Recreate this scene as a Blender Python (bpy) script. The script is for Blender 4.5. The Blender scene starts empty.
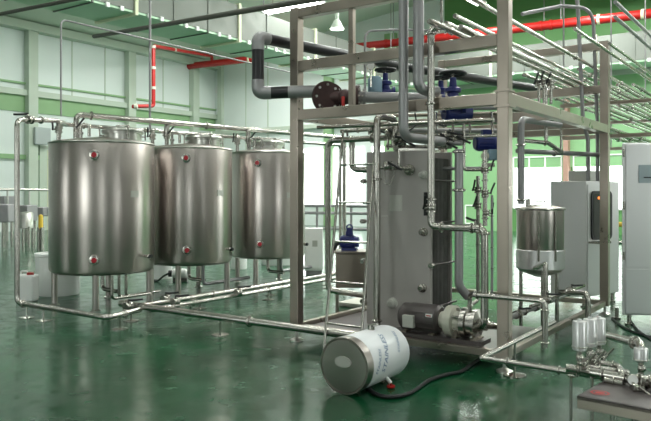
import bpy, math, random
from mathutils import Vector, Matrix
random.seed(7)
V = Vector
S = bpy.context.scene
COL = S.collection
# ------------------------------------------------------------------ camera, world, exposure
F, CX, HY, CAMZ = 700.0, 325.5, 194.0, 1.6
cd = bpy.data.cameras.new('camera'); cam = bpy.data.objects.new('camera', cd); COL.objects.link(cam)
cam.location = (0, 0, CAMZ); cam.rotation_euler = (math.pi/2, 0, 0)
cd.sensor_width = 36; cd.lens = 36*F/651; cd.shift_y = -(210.5-HY)/651; cd.clip_end = 200
S.camera = cam
W = bpy.data.worlds.new('daylight'); S.world = W; W.use_nodes = True
W.node_tree.nodes['Background'].inputs[0].default_value = (.8, .95, 1, 1)
W.node_tree.nodes['Background'].inputs[1].default_value = 1.0
S.view_settings.view_transform = 'Standard'; S.view_settings.look = 'None'
S.view_settings.gamma = 1; S.view_settings.exposure = 0.0; S.view_settings.use_curve_mapping = False
WIN_E, LAMP_W = 5.0, 1.0

# hall axes: A runs with the skid away to the right, B runs away to the left
C0 = V((1.61, 6.29, 0)); A = V((.574, .819, 0)).normalized(); B = V((-A.y, A.x, 0)); Z = V((0, 0, 1))
def K(u, v, z=0): return C0 + A*u + B*v + Z*z
def ray(px, py): return V(((px-CX)/F, 1, (HY-py)/F))
CAM = V((0, 0, CAMZ))
def at(px, py, Y): return CAM + ray(px, py)*Y
def onz(px, py, z): r = ray(px, py); return CAM + r*((z-CAMZ)/r.z)
def onu(px, py, u): r = ray(px, py); return CAM + r*((u-(CAM-C0).dot(A))/r.dot(A))
def onv(px, py, v): r = ray(px, py); return CAM + r*((v-(CAM-C0).dot(B))/r.dot(B))
def uv(p): d = p-C0; return d.dot(A), d.dot(B)

# ------------------------------------------------------------------ materials
def mat(name, col, rough=.5, metal=0., noise=None, bump=0., emit=None, es=1., coat=0., rnoise=0., stretch=(1, 1, 1), spec=.5, scratch=0.):
    m = bpy.data.materials.new(name); m.use_nodes = True; nt = m.node_tree; b = nt.nodes['Principled BSDF']
    b.inputs['Base Color'].default_value = (*col, 1); b.inputs['Roughness'].default_value = rough
    b.inputs['Metallic'].default_value = metal; b.inputs['Coat Weight'].default_value = coat
    b.inputs['Specular IOR Level'].default_value = spec
    if emit: b.inputs['Emission Color'].default_value = (*emit, 1); b.inputs['Emission Strength'].default_value = es
    if noise or bump or rnoise:
        tc = nt.nodes.new('ShaderNodeTexCoord'); mp = nt.nodes.new('ShaderNodeMapping'); nz = nt.nodes.new('ShaderNodeTexNoise')
        nt.links.new(tc.outputs['Object'], mp.inputs[0]); nt.links.new(mp.outputs[0], nz.inputs['Vector'])
        mp.inputs['Scale'].default_value = stretch
        nz.inputs['Scale'].default_value = noise[0] if noise else 8; nz.inputs['Detail'].default_value = 4
        if noise:
            mx = nt.nodes.new('ShaderNodeMix'); mx.data_type = 'RGBA'
            mx.inputs[6].default_value = (*[c*(1-noise[1]) for c in col], 1); mx.inputs[7].default_value = (*[min(1, c*(1+noise[1])) for c in col], 1)
            nt.links.new(nz.outputs[0], mx.inputs[0]); nt.links.new(mx.outputs[2], b.inputs['Base Color'])
        if rnoise:
            mr = nt.nodes.new('ShaderNodeMapRange'); mr.inputs[1].default_value = .3; mr.inputs[2].default_value = .7
            mr.inputs[3].default_value = max(.02, rough-rnoise); mr.inputs[4].default_value = rough+rnoise
            nt.links.new(nz.outputs[0], mr.inputs[0]); nt.links.new(mr.outputs[0], b.inputs['Roughness'])
        if bump:
            bp = nt.nodes.new('ShaderNodeBump'); bp.inputs['Strength'].default_value = bump; bp.inputs['Distance'].default_value = .01
            nt.links.new(nz.outputs[0], bp.inputs['Height']); nt.links.new(bp.outputs[0], b.inputs['Normal'])
    return m
M = dict(
 tank=mat('brushed tank steel', (.52, .47, .445), .29, 1),
 lid=mat('tank lid steel', (.56, .55, .52), .3, 1, (5, .08)),
 pipe=mat('polished pipe steel', (.46, .44, .41), .25, 1),
 dull=mat('dull grey pipe', (.34, .33, .34), .42, .6, (7, .1)),
 frame=mat('weathered frame steel', (.38, .33, .285), .34, .95, (4, .14), rnoise=.08),
 cabinet=mat('cabinet steel', (.72, .71, .72), .36, .75),
 plate=mat('grey press plate', (.43, .40, .385), .42, .3, (3, .06)),
 pack=mat('plate pack', (.24, .23, .225), .45, .6, (12, .2)),
 black=mat('black insulation', (.018, .017, .02), .3, 0, (10, .2)),
 rubber=mat('black rubber', (.012, .012, .014), .5),
 darkm=mat('dark motor paint', (.10, .085, .085), .38, .4, (10, .2)),
 cream=mat('cream casting', (.62, .60, .52), .5, .1, (10, .1)),
 rust=mat('brown flange', (.085, .05, .05), .5, .5, (14, .3)),
 blue=mat('blue paint', (.012, .02, .15), .4, 0, (9, .15)),
 bluegrey=mat('blue grey plastic', (.22, .33, .42), .5),
 red=mat('red paint', (.42, .012, .010), .4, 0, (5, .08)),
 white=mat('white plastic', (.88, .88, .87), .45, 0, (4, .04)),
 film=mat('white protective film', (.93, .93, .97), .32, 0, (4, .04)),
 ink=mat('blue print', (.09, .17, .36), .5),
 wallp=mat('pale wall panel', (.74, .80, .78), .6, 0, (.6, .04)),
 wallr=mat('dim wall sheet', (.26, .27, .25), .65, 0, (.7, .08)),  # darker grey on the unseen walls, so the steel reflects a dim hall
 wallg=mat('green wall sheet', (.105, .27, .085), .6, 0, (.7, .08)),
 wallm=mat('mid green wall sheet', (.26, .48, .24), .6, 0, (.7, .06)),
 gtrim=mat('pale green steel', (.52, .59, .50), .55, 0, (2, .06)),
 gdark=mat('green cladding band', (.27, .44, .23), .6, 0, (2, .08)),
 ceil=mat('ceiling sheet', (.60, .67, .57), .7, 0, (.8, .05)),
 duct=mat('galvanised duct', (.16, .175, .155), .55, .3, (2.2, .14), rnoise=.1),
 duct_lit=mat('duct lit from below', (.46, .66, .48), .5, .1, (2, .08)),  # same duct metal, coloured paler for light from windows and floor
 cream2=mat('cream strap', (.68, .70, .50), .5),
 curtain=mat('green strip curtain', (.04, .13, .06), .4),
 yellow=mat('yellow plastic', (.75, .50, .05), .5),
 bgrey=mat('grey box paint', (.42, .46, .46), .5),
 odull=mat('olive pipe paint', (.09, .09, .075), .5),
 screen=mat('grey screen', (.36, .42, .46), .3),
 gwin=mat('dark glass', (.05, .055, .05), .12, 0, spec=.6),
 win=mat('daylight pane', (.9, .9, .9), .3, 0, emit=(.93, 1, .96), es=WIN_E),
 tube=mat('lit tube', (.9, .9, .9), .3, 0, emit=(.95, 1, .95), es=14),
 salmon=mat('primer red column', (.42, .25, .20), .6),
 tag=mat('pale nameplate', (.52, .52, .48), .45, .3),
 redm=mat('red sensor face', (.45, .015, .03), .4),
 indic=mat('orange lamp', (.8, .2, .02), .4, emit=(1, .25, .05), es=2),
)
def floor_mat():
    m = bpy.data.materials.new('green epoxy floor'); m.use_nodes = True; nt = m.node_tree; b = nt.nodes['Principled BSDF']
    tc = nt.nodes.new('ShaderNodeTexCoord')
    n1 = nt.nodes.new('ShaderNodeTexNoise'); n1.inputs['Scale'].default_value = .9; n1.inputs['Detail'].default_value = 6
    n2 = nt.nodes.new('ShaderNodeTexNoise'); n2.inputs['Scale'].default_value = 5; n2.inputs['Detail'].default_value = 5
    for n in (n1, n2): nt.links.new(tc.outputs['Object'], n.inputs['Vector'])
    r = nt.nodes.new('ShaderNodeValToRGB'); r.color_ramp.elements[0].position = .32; r.color_ramp.elements[1].position = .7
    r.color_ramp.elements[0].color = (.002, .040, .014, 1); r.color_ramp.elements[1].color = (.006, .088, .034, 1)
    nt.links.new(n1.outputs[0], r.inputs[0]); nt.links.new(r.outputs[0], b.inputs['Base Color'])
    mr = nt.nodes.new('ShaderNodeMapRange'); mr.inputs[1].default_value = .35; mr.inputs[2].default_value = .7
    mr.inputs[3].default_value = .13; mr.inputs[4].default_value = .3
    nt.links.new(n2.outputs[0], mr.inputs[0]); nt.links.new(mr.outputs[0], b.inputs['Roughness'])
    bp = nt.nodes.new('ShaderNodeBump'); bp.inputs['Strength'].default_value = .12; bp.inputs['Distance'].default_value = .01
    nt.links.new(n2.outputs[0], bp.inputs['Height']); nt.links.new(bp.outputs[0], b.inputs['Normal'])
    b.inputs['Specular IOR Level'].default_value = .38
    return m
M['floor'] = floor_mat()

# ------------------------------------------------------------------ mesh builder
def basis(d):
    d = d.normalized(); t = Z if abs(d.z) < .95 else V((1, 0, 0))
    x = d.cross(t).normalized(); return x, x.cross(d).normalized(), d
class MB:
    def __init__(s): s.v = []; s.f = []
    def add(s, vs, fs):
        n = len(s.v); s.v += [V(p) for p in vs]; s.f += [tuple(i+n for i in f) for f in fs]; return s
    def hexa(s, o, a, b, c):
        vs = [o, o+a, o+a+b, o+b, o+c, o+a+c, o+a+b+c, o+b+c]
        if a.cross(b).dot(c) < 0: vs = [vs[i] for i in (1, 0, 3, 2, 5, 4, 7, 6)]
        return s.add(vs, [(0, 3, 2, 1), (4, 5, 6, 7), (0, 1, 5, 4), (1, 2, 6, 5), (2, 3, 7, 6), (3, 0, 4, 7)])
    def uvbox(s, u0, u1, v0, v1, z0, z1): return s.hexa(K(u0, v0, z0), A*(u1-u0), B*(v1-v0), Z*(z1-z0))
    def box(s, c, sx, sy, sz, X=V((1, 0, 0)), Y=V((0, 1, 0)), Zv=Z):
        return s.hexa(c-X*sx/2-Y*sy/2-Zv*sz/2, X*sx, Y*sy, Zv*sz)
    def lathe(s, o, d, prof, n=24):
        x, y, d = basis(d); vs = []; fs = []; rings = []
        for (r, h) in prof:
            if r < 1e-5: rings.append([len(vs)]); vs.append(o+d*h)
            else:
                rings.append(list(range(len(vs), len(vs)+n)))
                vs += [o+d*h+(x*math.cos(2*math.pi*i/n)+y*math.sin(2*math.pi*i/n))*r for i in range(n)]
        for a, b in zip(rings, rings[1:]):
            for i in range(n):
                j = (i+1) % n
                if len(a) == 1 and len(b) == 1: break
                if len(a) == 1: fs.append((a[0], b[j], b[i]))
                elif len(b) == 1: fs.append((a[i], a[j], b[0]))
                else: fs.append((a[i], a[j], b[j], b[i]))
        return s.add(vs, [f[::-1] for f in fs])
    def cyl(s, p, q, r, r2=None, n=16):
        L = (q-p).length; r2 = r if r2 is None else r2
        return s.lathe(p, q-p, [(0, 0), (r, 0), (r2, L), (0, L)], n)
    def ball(s, c, r, n=12, sz=1):
        return s.lathe(c, Z, [(r*math.sin(math.pi*i/8) if 0 < i < 8 else 0, -r*sz*math.cos(math.pi*i/8)) for i in range(9)], n)
    def ring(s, c, d, R, r, n=20, m=6):
        return s.lathe(c, d, [(R+r*math.cos(2*math.pi*i/m), r*math.sin(2*math.pi*i/m)) for i in range(m+1)], n)
    def sweep(s, pts, r, n=12):
        vs = []; fs = []; N = len(pts); x = None
        for i, p in enumerate(pts):
            d = (pts[min(i+1, N-1)]-pts[max(i-1, 0)]).normalized()
            if x is None: x = basis(d)[0]
            x = (x-d*x.dot(d)).normalized(); y = x.cross(d)
            vs += [p+(x*math.cos(2*math.pi*k/n)+y*math.sin(2*math.pi*k/n))*r for k in range(n)]
        for i in range(N-1):
            for k in range(n):
                j = (k+1) % n; fs.append((i*n+k, (i+1)*n+k, (i+1)*n+j, i*n+j))
        fs.append(tuple(range(n))); fs.append(tuple(range((N-1)*n, N*n))[::-1])
        return s.add(vs, fs)
    def tube(s, pts, r, fil=None, n=12): return s.sweep(fillet(pts, r*2.6 if fil is None else fil), r, n)
def fillet(pts, R, k=6):
    out = [pts[0]]
    for i in range(1, len(pts)-1):
        p, a, b = pts[i], pts[i-1]-pts[i], pts[i+1]-pts[i]
        ang = a.angle(b)
        if ang > 3.05: out.append(p); continue
        t = min(R/math.tan(ang/2), a.length*.48, b.length*.48)
        s0, s1 = p+a.normalized()*t, p+b.normalized()*t
        for j in range(k+1):
            w = j/k; out.append(s0*(1-w)**2+p*2*w*(1-w)*1.0+s1*w**2 if True else p)
    out.append(pts[-1]); return out
def spline(pts, k=8):
    out = []; P = [pts[0]]+list(pts)+[pts[-1]]
    for i in range(1, len(P)-2):
        for j in range(k):
            t = j/k; a, b, c, d = P[i-1:i+3]
            out.append(.5*((2*b)+(c-a)*t+(2*a-5*b+4*c-d)*t*t+(3*b-3*c+d-a)*t**3))
    out.append(pts[-1]); return out

def obj(name, mb, m, parent=None, label=None, bevel=0, smooth=True):
    base = parent.matrix_world_loc if False else (V(parent['_o']) if parent is not None else None)
    vs = mb.v
    if base is None:
        zs = min(p.z for p in vs); base = V((sum(p.x for p in vs)/len(vs), sum(p.y for p in vs)/len(vs), zs))
    me = bpy.data.meshes.new(name); me.from_pydata([tuple(p-base) for p in vs], [], mb.f); me.materials.append(M[m] if isinstance(m, str) else m)
    me.polygons.foreach_set('use_smooth', [smooth]*len(me.polygons))
    if smooth: me.set_sharp_from_angle(angle=.65)
    o = bpy.data.objects.new(name, me); COL.objects.link(o)
    if parent is not None: o.parent = parent
    else: o.location = base
    o['_o'] = tuple(base)
    if label: o['label'] = label
    if bevel:
        b = o.modifiers.new('bevel', 'BEVEL'); b.width = bevel; b.segments = 2; b.limit_method = 'ANGLE'
    return o
def tag(o, label, cat, group=None, kind=None):
    o['label'] = label; o['category'] = cat
    if group: o['group'] = group
    if kind: o['kind'] = kind
    return o
def thing(name, base, label, cat, group=None):
    o = bpy.data.objects.new(name, None); COL.objects.link(o); o.location = base; o.empty_display_size = .1; o['_o'] = tuple(base)
    return tag(o, label, cat, group)
def struct(name, mb, m, parent=None, smooth=False):
    o = obj(name, mb, m, parent, smooth=smooth)
    if parent is None: o['kind'] = 'structure'
    return o
def text_mesh(body, size, fn):
    """flat lettering; fn maps (x, y) to a point and its outward normal"""
    c = bpy.data.curves.new('lettering', 'FONT'); c.body = body; c.size = size; c.align_x = 'CENTER'; c.resolution_u = 2
    t = bpy.data.objects.new('lettering', c); COL.objects.link(t); bpy.context.view_layer.update()
    me = bpy.data.meshes.new_from_object(t); mb = MB(); mb.add([fn(v.co.x, v.co.y) for v in me.vertices], [tuple(p.vertices) for p in me.polygons])
    bpy.data.objects.remove(t); bpy.data.meshes.remove(me); return mb

# ------------------------------------------------------------------ hall shell
U0, U1, V0, V1 = -13.0, 23.0, -8.0, 25.8
RV, RZ = 8.0, 10.9
def zc(v): return 9.0+(V1-v)*(RZ-9.0)/(V1-RV) if v > RV else RZ-(RV-v)*.1
struct('floor', MB().uvbox(U0, U1, V0, V1, -.15, 0), 'floor')
def pitched(t0, t1):
    m = MB()
    for a, b in ((V0-.3, RV), (RV, V1+.3)):
        m.add([K(U0-.3, a, zc(a)+t0), K(U1+.3, a, zc(a)+t0), K(U1+.3, b, zc(b)+t0), K(U0-.3, b, zc(b)+t0),
               K(U0-.3, a, zc(a)+t1), K(U1+.3, a, zc(a)+t1), K(U1+.3, b, zc(b)+t1), K(U0-.3, b, zc(b)+t1)],
              [(0, 1, 2, 3), (7, 6, 5, 4), (0, 4, 5, 1), (1, 5, 6, 2), (2, 6, 7, 3), (3, 7, 4, 0)])
    return m
struct('ceiling', pitched(0, .2), 'ceil')
struct('wall_left', MB().uvbox(U0, U1, V1, V1+.25, 0, 9.2), 'wallp')
VS = 11.5       # back wall changes from pale panels to green sheet here
def gable(u0, u1, a, b):
    m = MB(); vs = [a]+([RV] if a < RV < b else [])+[b]
    for p, q in zip(vs, vs[1:]):
        m.add([K(u0, p), K(u1, p), K(u1, q), K(u0, q), K(u0, p, zc(p)+.1), K(u1, p, zc(p)+.1), K(u1, q, zc(q)+.1), K(u0, q, zc(q)+.1)],
              [(0, 3, 2, 1), (4, 5, 6, 7), (0, 1, 5, 4), (1, 2, 6, 5), (2, 3, 7, 6), (3, 0, 4, 7)])
    return m
struct('wall_back', gable(U1, U1+.25, VS, V1+.25), 'wallp')
struct('wall_back_green', gable(U1, U1+.25, V0, VS), 'wallg')
m = MB().uvbox(U1-.05, U1, V0, VS, 2.7, 6.3); struct('trim_1', m, 'wallm')
struct('trim_40', MB().uvbox(U1-.05, U1, uv(onu(505, 150, U1))[1], VS, 0, 2.7), 'wallm')
struct('wall_right', MB().uvbox(U0, U1, V0-.25, V0, 0, 9.6), 'wallr')
struct('wall_front', gable(U0-.25, U0, V0-.25, V1+.25), 'wallr')
# left wall: columns, rails, green band
n = 2
def trim(mb, mt):
    global n
    struct('trim_%d' % n, mb, mt); n += 1
for px in (29, 128, 192):
    u, _ = uv(onv(px, 150, V1)); trim(MB().uvbox(u-.22, u+.22, V1-.35, V1, 0, 8.9), 'gtrim')
trim(MB().uvbox(4, U1, V1-.22, V1, 5.85, 6.1), 'gtrim')
trim(MB().uvbox(4, U1, V1-.06, V1, 5.15, 5.85), 'gdark')
trim(MB().uvbox(4, U1, V1-.12, V1, 6.35, 6.43), 'gdark')
trim(MB().uvbox(4, U1, V1-.12, V1, 3.1, 3.3), 'gdark')
trim(MB().uvbox(4, U1, V1-.5, V1, 8.65, 9.0), 'gtrim')
for px in (72, 105, 163):
    u, _ = uv(onv(px, 150, V1)); trim(MB().uvbox(u-.03, u+.03, V1-.02, V1, 5.9, 8.7), 'gtrim')
# back wall joints, columns, rail
for px, w, mt in ((222, .15, 'gtrim'), (268, .04, 'gtrim'), (246, .03, 'gtrim'), (330, .25, 'gdark'), (392, .3, 'gdark')):
    _, v = uv(onu(px, 150, U1)); trim(MB().uvbox(U1-.2*(w > .1)-.02, U1, v-w, v+w, 0, 9.2), mt)
trim(MB().uvbox(U1-.25, U1, VS, V1, 4.95, 5.15), 'gtrim')
trim(MB().uvbox(U1-.12, U1, V0, VS, 6.25, 6.5), 'gtrim')
_, v = uv(onu(568, 150, U1)); trim(MB().uvbox(U1-.35, U1, v-.1, v+.1, 0, 6.3), 'salmon')
# windows
def window(k, f, a0, a1, z0, z1, nx=3, nz=2, es=None):
    """f(a, d, z): a along wall, d out of it"""
    def bx(mb, a, b, d0, d1, z, y): return mb.hexa(f(a, d0, z), f(b, d0, z)-f(a, d0, z), f(a, d1, z)-f(a, d0, z), Z*(y-z))
    p = struct('window_%d' % k, bx(MB(), a0, a1, 0, .03, z0, z1), 'win')
    fr = MB(); t = .06
    for i in range(nx+1): a = a0+(a1-a0)*i/nx; bx(fr, a-t/2, a+t/2, .03, .08, z0, z1)
    for i in range(nz+1): z = z0+(z1-z0)*i/nz; bx(fr, a0, a1, .03, .08, z-t/2, z+t/2)
    struct('window_frame', fr, 'white', p)
fb = lambda a, d, z: K(U1-d, a, z)
def pv(px): return uv(onu(px, 150, U1))[1]
window(1, fb, pv(364), pv(302), 1.0, 3.9, 5, 1)
window(2, fb, pv(420), pv(372), 1.0, 3.9, 3, 1)
window(3, fb, pv(562), pv(514), 1.0, 3.15, 3, 1)
window(4, fb, pv(624), pv(574), 1.0, 3.15, 3, 1)
window(5, fb, pv(700), pv(630), 1.0, 3.15, 4, 1)
window(6, fb, pv(478), pv(466), .3, 1.1, 1, 1)
fr_ = lambda a, d, z: K(a, V0+d, z)
window(7, fr_, 14, 20, 1.0, 3.6, 6, 2); window(8, fr_, -1.5, 0, .6, 6.0, 2, 3); window(9, fr_, -11.7, -10.2, .6, 6.0, 2, 3)  # unseen windows, added and shaped for bright strips on the steel tanks
ff = lambda a, d, z: K(U0+d, a, z)
window(10, ff, 1, 4, 1.0, 5.0, 4, 2); window(11, ff, 13, 15, 1.0, 5.0, 3, 2)  # front windows out of view, added for reflections in the steel
# doorway with strip curtain on the left wall
p0 = uv(onv(38, 200, V1))[0]; p1 = uv(onv(53, 200, V1))[0]
d = struct('door_1', MB().uvbox(p0+.95, p1+.3, V1-.1, V1, 0, 3.6), 'curtain')
struct('door_frame', MB().uvbox(p0, p0+.35, V1-.14, V1, 0, 3.7).uvbox(p0, p1+.3, V1-.14, V1, 3.6, 3.75), 'gtrim', d)
struct('door_strip', MB().uvbox(p0+.38, p0+.9, V1-.12, V1, 0, 3.55), 'cream2', d)
a = uv(onv(36, 138, V1))[0]
t = thing('switch_box', K(a, V1, 3.9), 'grey box high on the left wall above the doorway with a green curtain', 'box')
obj('box_body', MB().uvbox(a-.35, a+.4, V1-.5, V1-.36, 3.75, 4.5), 'bgrey', t, bevel=.02)
obj('bracket', MB().uvbox(a-.2, a+.2, V1-.36, V1, 4.0, 4.2), 'gtrim', t)

# ducts
def duct(label, u0, u1, v0, v1, along):
    t = thing('air_duct', K((u0+u1)/2, (v0+v1)/2, 6.4), label, 'duct', None)
    obj('duct_body', MB().uvbox(u0, u1, v0, v1, 6.46, 7.5), 'duct', t, smooth=False)
    obj('underside', MB().uvbox(u0+.02, u1-.02, v0+.02, v1-.02, 6.4, 6.46), 'duct_lit', t, 'underside coloured paler for light from below')
    L = (u1-u0) if along == 'u' else (v1-v0); k = int(L/1.35)
    for i in range(k+1):
        s = .05+i*(L-.1)/k
        big = i % 3 == 0; w = .05 if big else .02; e = .06 if big else .025
        mb = MB()
        if along == 'u': mb.uvbox(u0+s-w, u0+s+w, v0-e, v1+e, 6.4-e, 7.5+e)
        else: mb.uvbox(u0-e, u1+e, v0+s-w, v0+s+w, 6.4-e, 7.5+e)
        obj('flange_band', mb, 'cream2' if big else 'duct', t, 'cream flange band' if big else None)
        for q in (.33, .66):
            s2 = s+q*1.35
            if s2 < L:
                bolts = MB()
                if along == 'u': bolts.uvbox(u0+s2-.05, u0+s2+.05, v0-.05, v0, 6.36, 6.48)
                else: bolts.uvbox(u0-.05, u0, v0+s2-.05, v0+s2+.05, 6.36, 6.48)
                obj('clip', bolts, 'white', t)
    
    for i in range(4):
        s = .8+i*(L-1.6)/3
        if along == 'u': P = K(u0+s, v0+.3, 7.5); Q = K(u0+s, v0+.3, zc(v0+.3)+.02)
        else: P = K(u0+.3, v0+s, 7.5); Q = K(u0+.3, v0+s, zc(v0+s)+.02)
        obj('hanger_rod', MB().cyl(P, Q, .02, n=8), 'dull', t)
duct('long galvanised air duct running along the left side under the ceiling', -6, 21.2, 12.5, 14.1, 'u')
duct('galvanised air duct crossing in front of the far green wall', 21.2, 22.6, V0+.1, 14.1, 'v')

# red fire main
def zat(px, py, u): return onu(px, py, u)
r0 = zat(181, 67, 21.0); r1 = zat(664, 12, 21.0); r1 = r1+(r1-r0)*.25
t = thing('fire_main_pipe', r0, 'thick red fire pipe crossing the hall high in front of the green wall', 'pipe')
obj('pipe_run', MB().cyl(r0, r1, .17, n=20), 'red', t)
D = (r1-r0).normalized()
for px in (190, 250, 386, 400, 541, 551, 599, 643):
    q = zat(px, 67-(px-181)*.114, 21.0); w = (q-r0).dot(D); q = r0+D*w
    obj('coupling', MB().cyl(q-D*.05, q+D*.05, .195, n=20), 'cream2' if px in (599, 643, 250) else 'red', t)
for px in (215, 420, 560):
    q = zat(px, 60, 21.0); w = (q-r0).dot(D); q = r0+D*w
    obj('hanger_rod', MB().cyl(q+Z*.15, V((q.x, q.y, zc(uv(q)[1])+.03)), .018, n=8), 'dull', t)
t = thing('fire_branch_pipe', at(153, 60, 31), 'thin red fire pipe with a long drop and short hook above the second tank', 'pipe')
b = [at(212, 64, 37.2), at(212, 56, 37.2), at(153.5, 46, 31), at(153.5, 106, 31), at(133, 106.5, 30)]
obj('pipe_run', MB().tube(b, .085, .15), 'red', t)
for q, s in ((at(153.5, 47, 31), V((0, 0, 1))), (at(153.5, 68, 31), Z), (at(153.5, 88, 31), Z), (at(175, 49.8, 33), V((1, .4, 0))), (at(136, 106.4, 30), V((1, 0, 0)))):
    s = s.normalized(); obj('coupling', MB().cyl(q-s*.06, q+s*.06, .11), 'cream', t)

# ceiling lamps
lampn = 0
def highbay(p, label):
    global lampn
    t = thing('pendant_lamp', p, label, 'lamp', None)
    obj('lamp_shade', MB().lathe(p, Z, [(.22, 0), (.20, .04), (.10, .24), (.06, .28), (.06, .58), (0, .58), (0, .56), (.04, .28), (.09, .22), (.19, .04), (.21, 0)], 24), 'gtrim', t)
    obj('bulb', MB().ball(p+Z*.14, .05), 'tube', t)
    obj('hanger_rod', MB().cyl(p+Z*.56, V((p.x, p.y, zc(uv(p)[1])+.02)), .012, n=8), 'dull', t)
    ld = bpy.data.lights.new('lamp_light', 'POINT'); ld.energy = 60; ld.shadow_soft_size = .12; ld.color = (.95, 1, .92)
    lo = bpy.data.objects.new('lamp_light', ld); COL.objects.link(lo); lo.location = p-Z*.05
highbay(at(337, 29, 21), 'conical pendant lamp hanging beside the left end of the steel frame')
def striplight(c, L, d, label, watts, group=None, w=.5):
    x = d.normalized(); y = Z.cross(x); cz = V((c.x, c.y, c.z))
    t = thing('strip_light', cz, label, 'light fitting', group)
    obj('housing', MB().box(cz+Z*.06, L, w, .08, x, y), 'white', t)
    for s in (-.12, .12): obj('lamp_tube', MB().cyl(cz-x*(L/2-.05)+y*s*w*2, cz+x*(L/2-.05)+y*s*w*2, .03, n=10), 'tube', t)
    for s in (-1, 1):
        q = cz+x*s*L*.35+Z*.1; obj('hanger_rod', MB().cyl(q, V((q.x, q.y, zc(uv(q)[1])+.03)), .012, n=6), 'dull', t)
    ld = bpy.data.lights.new('strip_light_lamp', 'AREA'); ld.shape = 'RECTANGLE'; ld.size = L; ld.size_y = w; ld.energy = watts; ld.color = (.97, 1, .95)
    lo = bpy.data.objects.new('strip_light_lamp', ld); COL.objects.link(lo); lo.location = cz-Z*.06
    lo.rotation_euler = (0, 0, math.atan2(x.y, x.x))
for px, py, lab in ((210, 13, 'left'), (292, 8, 'right')):
    striplight(onz(px, py, 7.9), 2.4, B, 'fluorescent strip light above the duct, the %s one of the pair in view' % lab, 120)
G = 'added fluorescent strips lighting the hall'
for u, LAMP_W in ((-9, 26), (-4.5, 45), (1.2, 70), (7, 220), (13.5, 400), (19, 420)):  # rows of strips added to light the hall, stronger towards the back
    for v in (-5, -.4, 4.5, 8.6, 19):
        striplight(K(u, v, 9.1), 2.4, A, 'added fluorescent strip light hanging from the ceiling to light the hall', LAMP_W, G)

# ------------------------------------------------------------------ fittings
def clampring(t, p, d, r, mt='pipe'):
    d = d.normalized(); return obj('clamp', MB().lathe(p-d*r*.35, d, [(0, 0), (r*1.2, 0), (r*1.55, r*.2), (r*1.55, r*.5), (r*1.2, r*.7), (0, r*.7)], 14), mt, t)
def pipe(label, pts, r, mt='pipe', fil=None, clamps=(), name='steel_pipe', group=None, cat='pipe', feet=(), n=12):
    base = V(min(pts, key=lambda p: p.z)); t = thing(name, base, label, cat, group)
    obj('pipe_run', MB().tube(list(pts), r, fil, n), mt, t)
    for (i, w) in clamps:
        p = pts[i].lerp(pts[i+1], w); clampring(t, p, pts[i+1]-pts[i], r)
    for (i, w) in feet:
        p = pts[i].lerp(pts[i+1], w)
        s = obj('support', MB().cyl(V((p.x, p.y, .012)), V((p.x, p.y, p.z-r*.8)), .012, n=8), 'pipe', t)
        obj('foot_plate', MB().lathe(V((p.x, p.y, 0)), Z, [(0, 0), (.10, 0), (.10, .008), (.03, .02), (0, .02)], 20), 'pipe', s)
    return t
def valve(p, d, r, label, side=V((0, -1, 0)), handle='rubber', group=None, wheel=False):
    """sanitary butterfly valve clamped on a line running along d"""
    d = d.normalized(); side = (side-d*side.dot(d)).normalized()
    t = thing('butterfly_valve', p, label, 'valve', group)
    obj('valve_body', MB().lathe(p-d*r*1.3, d, [(0, 0), (r*1.6, 0), (r*1.6, r*.5), (r*1.2, r*.7), (r*1.35, r*.9), (r*1.35, r*1.7), (r*1.2, r*1.9), (r*1.6, r*2.1), (r*1.6, r*2.6), (0, r*2.6)], 16), 'pipe', t)
    obj('stem', MB().cyl(p+side*r, p+side*r*2.4, r*.35, n=10), 'pipe', t)
    h = d.cross(side).normalized()*.6+d*.8; q = p+side*r*2.4; hk = 1.0 if handle == 'pipe' else 1.25
    obj('handle', MB().tube([q-h*r*.3, q+h*r*1.5, q+h*r*4*hk+side*r*.6], r*.32*hk, n=8), handle, t)
    return t

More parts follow.
